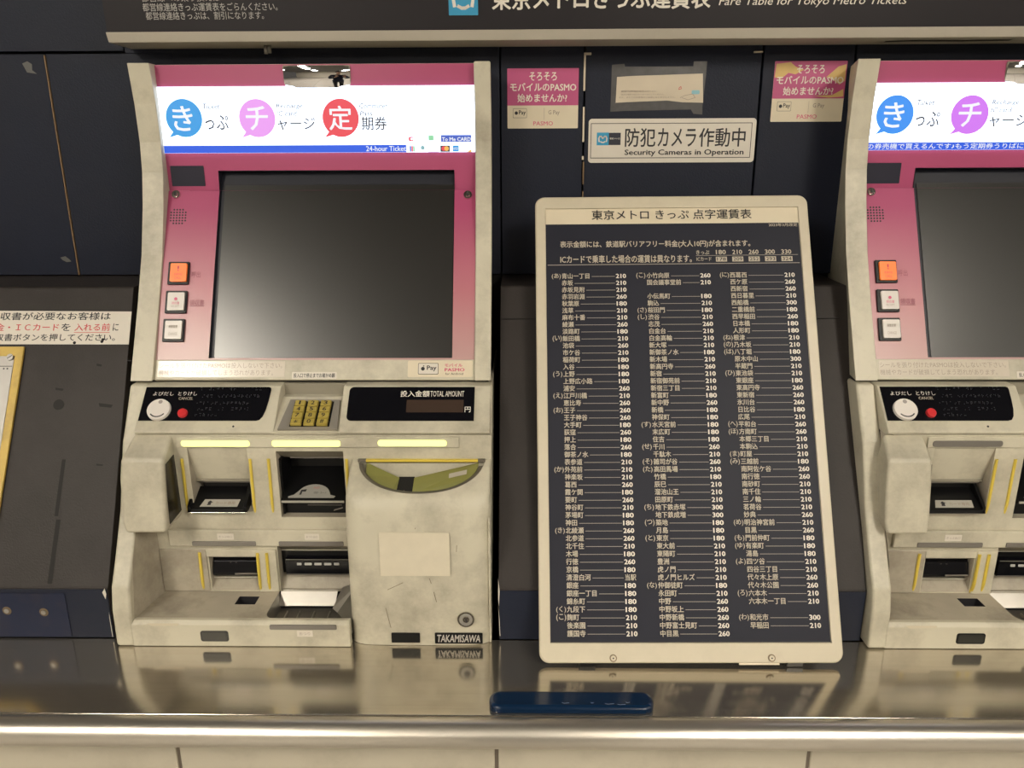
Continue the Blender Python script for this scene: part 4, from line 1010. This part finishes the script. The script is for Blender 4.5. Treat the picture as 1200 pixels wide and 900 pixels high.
C2 = 'こ:小竹向原 260,国会議事堂前 210,,小伝馬町 180,駒込 210,さ:桜田門 180,し:渋谷 210,志茂 260,白金台 210,白金高輪 210,新大塚 210,新御茶ノ水 180,新木場 210,新高円寺 260,新宿 210,新宿御苑前 210,新宿三丁目 210,新富町 180,新中野 260,新橋 180,神保町 180,す:水天宮前 180,末広町 180,住吉 180,せ:千川 260,千駄木 210,そ:雑司が谷 260,た:高田馬場 210,竹橋 180,辰巳 210,溜池山王 210,田原町 210,ち:地下鉄赤塚 300,地下鉄成増 300,つ:築地 180,月島 180,と:東京 180,東大前 210,東陽町 210,豊洲 210,虎ノ門 210,虎ノ門ヒルズ 210,な:仲御徒町 180,永田町 210,中野 260,中野坂上 260,中野新橋 260,中野富士見町 260,中目黒 260'
C3 = 'に:西葛西 210,西ケ原 260,西新宿 260,西日暮里 210,西船橋 300,二重橋前 180,西早稲田 260,日本橋 180,人形町 180,ね:根津 210,の:乃木坂 210,は:八丁堀 180,原木中山 300,半蔵門 210,ひ:東池袋 210,東銀座 180,東高円寺 260,東新宿 260,氷川台 260,日比谷 180,広尾 210,へ:平和台 260,ほ:方南町 260,本郷三丁目 210,本駒込 210,ま:町屋 210,み:三越前 180,南阿佐ケ谷 260,南行徳 260,南砂町 210,南千住 210,三ノ輪 210,茗荷谷 210,妙典 260,め:明治神宮前 210,目黒 260,も:門前仲町 180,ゆ:有楽町 180,湯島 180,よ:四ツ谷 210,四谷三丁目 210,代々木上原 260,代々木公園 260,ろ:六本木 210,六本木一丁目 210,,わ:和光市 300,早稲田 210'
EM = 0.0079
for col, xk, xn, xp in ((C1, .0220, .0354, .1100), (C2, .1382, .1522, .2258), (C3, .2528, .2662, .3410)):
    for r, row in enumerate(col.split(',')):
        if not row: continue
        t = 0.5075 - r * 0.009833 - 0.0035
        if ':' in row:
            k, row = row.split(':')
            b.text('(' + k + ')', BF, xk, xk + .0125, t - .0008, t + .0078, ink_dim, T, .01)
        nm, fare = row.split(' ')
        b.line(nm, BF, xn, t + .0006, 0.0084, ink_dim, T, .02, EM)
        if fare == '当駅': b.line(fare, BF, xp, t + .0006, 0.0084, ink_dim, T, .02, .0074)
        else: b.text(fare, BF, xp, xp + .0142, t + .0002, t + .0066, ink_white, T, .035)
        b.stroke(BF, [(xn + len(nm) * EM + .0022, t + .0030), (xp - .0014, t + .0030)], 0.0006, T, ink_rule)
b.build('fare_sheet', bd)
b = MB(); b.extr(BF, [(.250, -0.0022), (.300, -0.0022), (.300, .0006), (.250, .0006)], -.004, -.002, cream_sticker); b.build('foot_pad', bd)
for a in (0.05, 0.31):
    b = MB(); b.box(a, a + .02, 0.0020, 0.0070, -0.0062, 0.0005, black); b.build('rubber_foot', bd)
    b = MB(); b.extr(BF, rr(a, a + .03, .468, .484, .003), -0.0355, -0.007, black); b.build('rear_spacer', bd)
bd.location = BO
bd.rotation_euler = (0, 0, 0)
# a slight twist of the whole board about its own face
bd.rotation_mode = 'QUATERNION'
from mathutils import Quaternion
bd.scale = (0.990,) * 3
bd.rotation_quaternion = Quaternion(BF.n, R(0.30))

# ------------------------------------------------------------------ the photographer, seen in the small mirrors
PO = Vector((0.02, -0.42, 0))
pr = thing('person', PO, 'person in dark navy jacket and trousers with raised arms, reflected in the small convex mirror', 'person')
skin = mat('skin', (0.55, 0.34, 0.24), 0.5); cloth = mat('dark_navy_cloth', (0.012, 0.018, 0.045), 0.8); trous = mat('dark_trousers', (0.012, 0.013, 0.018), 0.8); hairm = mat('black_hair', (0.01, 0.009, 0.008), 0.5)
def skinned(name, verts, edges, m, parent, root=0, sub=2):
    me = bpy.data.meshes.new(name)
    me.from_pydata([v[:3] for v in verts], edges, [])
    me.materials.append(m)
    o = bpy.data.objects.new(name, me); COL.objects.link(o); o.parent = parent
    md = o.modifiers.new('skin', 'SKIN'); md.use_smooth_shade = True
    lay = me.skin_vertices[0].data if me.skin_vertices else None
    if lay is None:
        bm = bmesh.new(); bm.from_mesh(me); bm.verts.layers.skin.verify(); bm.to_mesh(me); bm.free(); lay = me.skin_vertices[0].data
    for i, v in enumerate(verts):
        r = v[3]; lay[i].radius = r if isinstance(r, tuple) else (r, r); lay[i].use_root = (i == root)
    sd = o.modifiers.new('subsurf', 'SUBSURF'); sd.levels = sd.render_levels = sub
    return o
# body facing the machines (+Y); elbows bent, hands held up in front at chest height
bv = [(0, 0, .93, (.155, .105)), (0, 0, 1.08, (.135, .095)), (0, 0, 1.24, (.16, .11)), (0, .005, 1.40, (.13, .085)), (0, .015, 1.455, (.056, .054)), (0, .022, 1.515, (.052, .054)), (0, .050, 1.575, (.062, .078)), (0, .042, 1.64, (.079, .098)), (0, .030, 1.71, (.078, .098)), (0, .025, 1.765, (.050, .06))]
be = [(i, i + 1) for i in range(len(bv) - 1)]
for s_ in (1, -1):
    k = len(bv)
    bv += [(.17 * s_, 0, 1.40, .058), (.235 * s_, .02, 1.25, .050), (.245 * s_, .07, 1.12, .043), (.18 * s_, .19, 1.20, .038), (.11 * s_, .285, 1.285, .027), (.098 * s_, .310, 1.318, (.034, .020)), (.095 * s_, .318, 1.350, (.040, .018)), (.095 * s_, .320, 1.372, (.038, .015))]
    be += [(3, k)] + [(k + i, k + i + 1) for i in range(7)]
    k = len(bv)
    bv += [(.095 * s_, 0, .83, .088), (.10 * s_, .01, .50, .058), (.10 * s_, -.005, .30, .054), (.10 * s_, -.01, .09, .040), (.105 * s_, .05, .045, (.042, .035)), (.11 * s_, .14, .03, (.042, .026))]
    be += [(0, k)] + [(k + i, k + i + 1) for i in range(5)]
body = skinned('body', bv, be, skin, pr)
jv = [(0, 0, .76, (.212, .152)), (0, 0, .90, (.205, .146)), (0, 0, 1.08, (.150, .112)), (0, 0, 1.24, (.174, .124)), (0, .005, 1.40, (.140, .098)), (0, .012, 1.448, (.085, .078)), (0, .016, 1.490, (.074, .072))]
je = [(i, i + 1) for i in range(6)]
for s_ in (1, -1):
    k = len(jv)
    jv += [(.17 * s_, 0, 1.40, .070), (.237 * s_, .02, 1.25, .062), (.247 * s_, .07, 1.118, .055), (.18 * s_, .19, 1.20, .050), (.125 * s_, .262, 1.262, .040)]
    je += [(4, k)] + [(k + i, k + i + 1) for i in range(4)]
skinned('jacket', jv, je, cloth, pr)
tv = [(0, 0, 1.02, (.145, .104)), (0, 0, .93, (.160, .112))]; te = [(0, 1)]
for s_ in (1, -1):
    k = len(tv)
    tv += [(.095 * s_, 0, .82, .100), (.10 * s_, .01, .50, .072), (.10 * s_, -.005, .28, .066), (.10 * s_, -.01, .10, .058)]
    te += [(1, k)] + [(k + i, k + i + 1) for i in range(3)]
skinned('trousers', tv, te, trous, pr)
for s_ in (1, -1):
    skinned('shoe', [(.10 * s_, -.03, .05, (.048, .048)), (.105 * s_, .05, .042, (.050, .042)), (.11 * s_, .15, .032, (.048, .032))], [(0, 1), (1, 2)], black, pr)
    for f in range(4):
        fx = .095 * s_ + (f - 1.5) * .017 * s_
        ln = (.030, .034, .032, .025)[f]
        skinned('finger', [(fx, .318, 1.350, .0095), (fx, .330, 1.366 + ln, .0088), (fx, .318, 1.376 + ln * 1.55, .0078)], [(0, 1), (1, 2)], skin, pr, sub=1)
    skinned('thumb', [(.078 * s_, .312, 1.322, .012), (.052 * s_, .322, 1.346, .0105), (.043 * s_, .324, 1.372, .0088)], [(0, 1), (1, 2)], skin, pr, sub=1)
b = MB()
hr = []
for j in range(12):
    ring = []
    for i in range(24):
        a = 2 * math.pi * i / 24
        low = R(74 + 44 * (0.5 - 0.5 * math.sin(a)) ** 0.7)      # hairline: high over the brow, low at the nape
        th = R(2) + (low - R(2)) * j / 11
        ring.append((.0875 * math.sin(th) * math.cos(a), .030 + .108 * math.sin(th) * math.sin(a), 1.685 + .118 * math.cos(th)))
    hr.append(ring)
b.loft(hr, hairm, smooth=True)
b.build('hair', pr)
b = MB()
hf = Frame((0, .134, 1.625), -X3, Z3)
for s_ in (1, -1):
    b.disc(hf, .030 * s_, .018, .0085, -.010, .0005, mat('eye_white', (.7, .7, .68), .3) if 'eye_white' not in MATS else MATS['eye_white'], 12); b.disc(hf, .030 * s_, .018, .0045, .0005, .0010, ink, 10)
    b.stroke(hf, [(.016 * s_, .033), (.044 * s_, .034)], .005, .002, hairm)
b.stroke(hf, [(-.022, -.050), (.022, -.050)], .006, .001, mat('lips', (.42, .18, .15), .5))
b.loft([[hf.p(-.008, .015, -.004), hf.p(.008, .015, -.004), hf.p(.006, .015, .004), hf.p(-.006, .015, .004)], [hf.p(-.015, -.020, -.004), hf.p(.015, -.020, -.004), hf.p(.009, -.018, .020), hf.p(-.009, -.018, .020)]], skin)
b.build('face', pr)
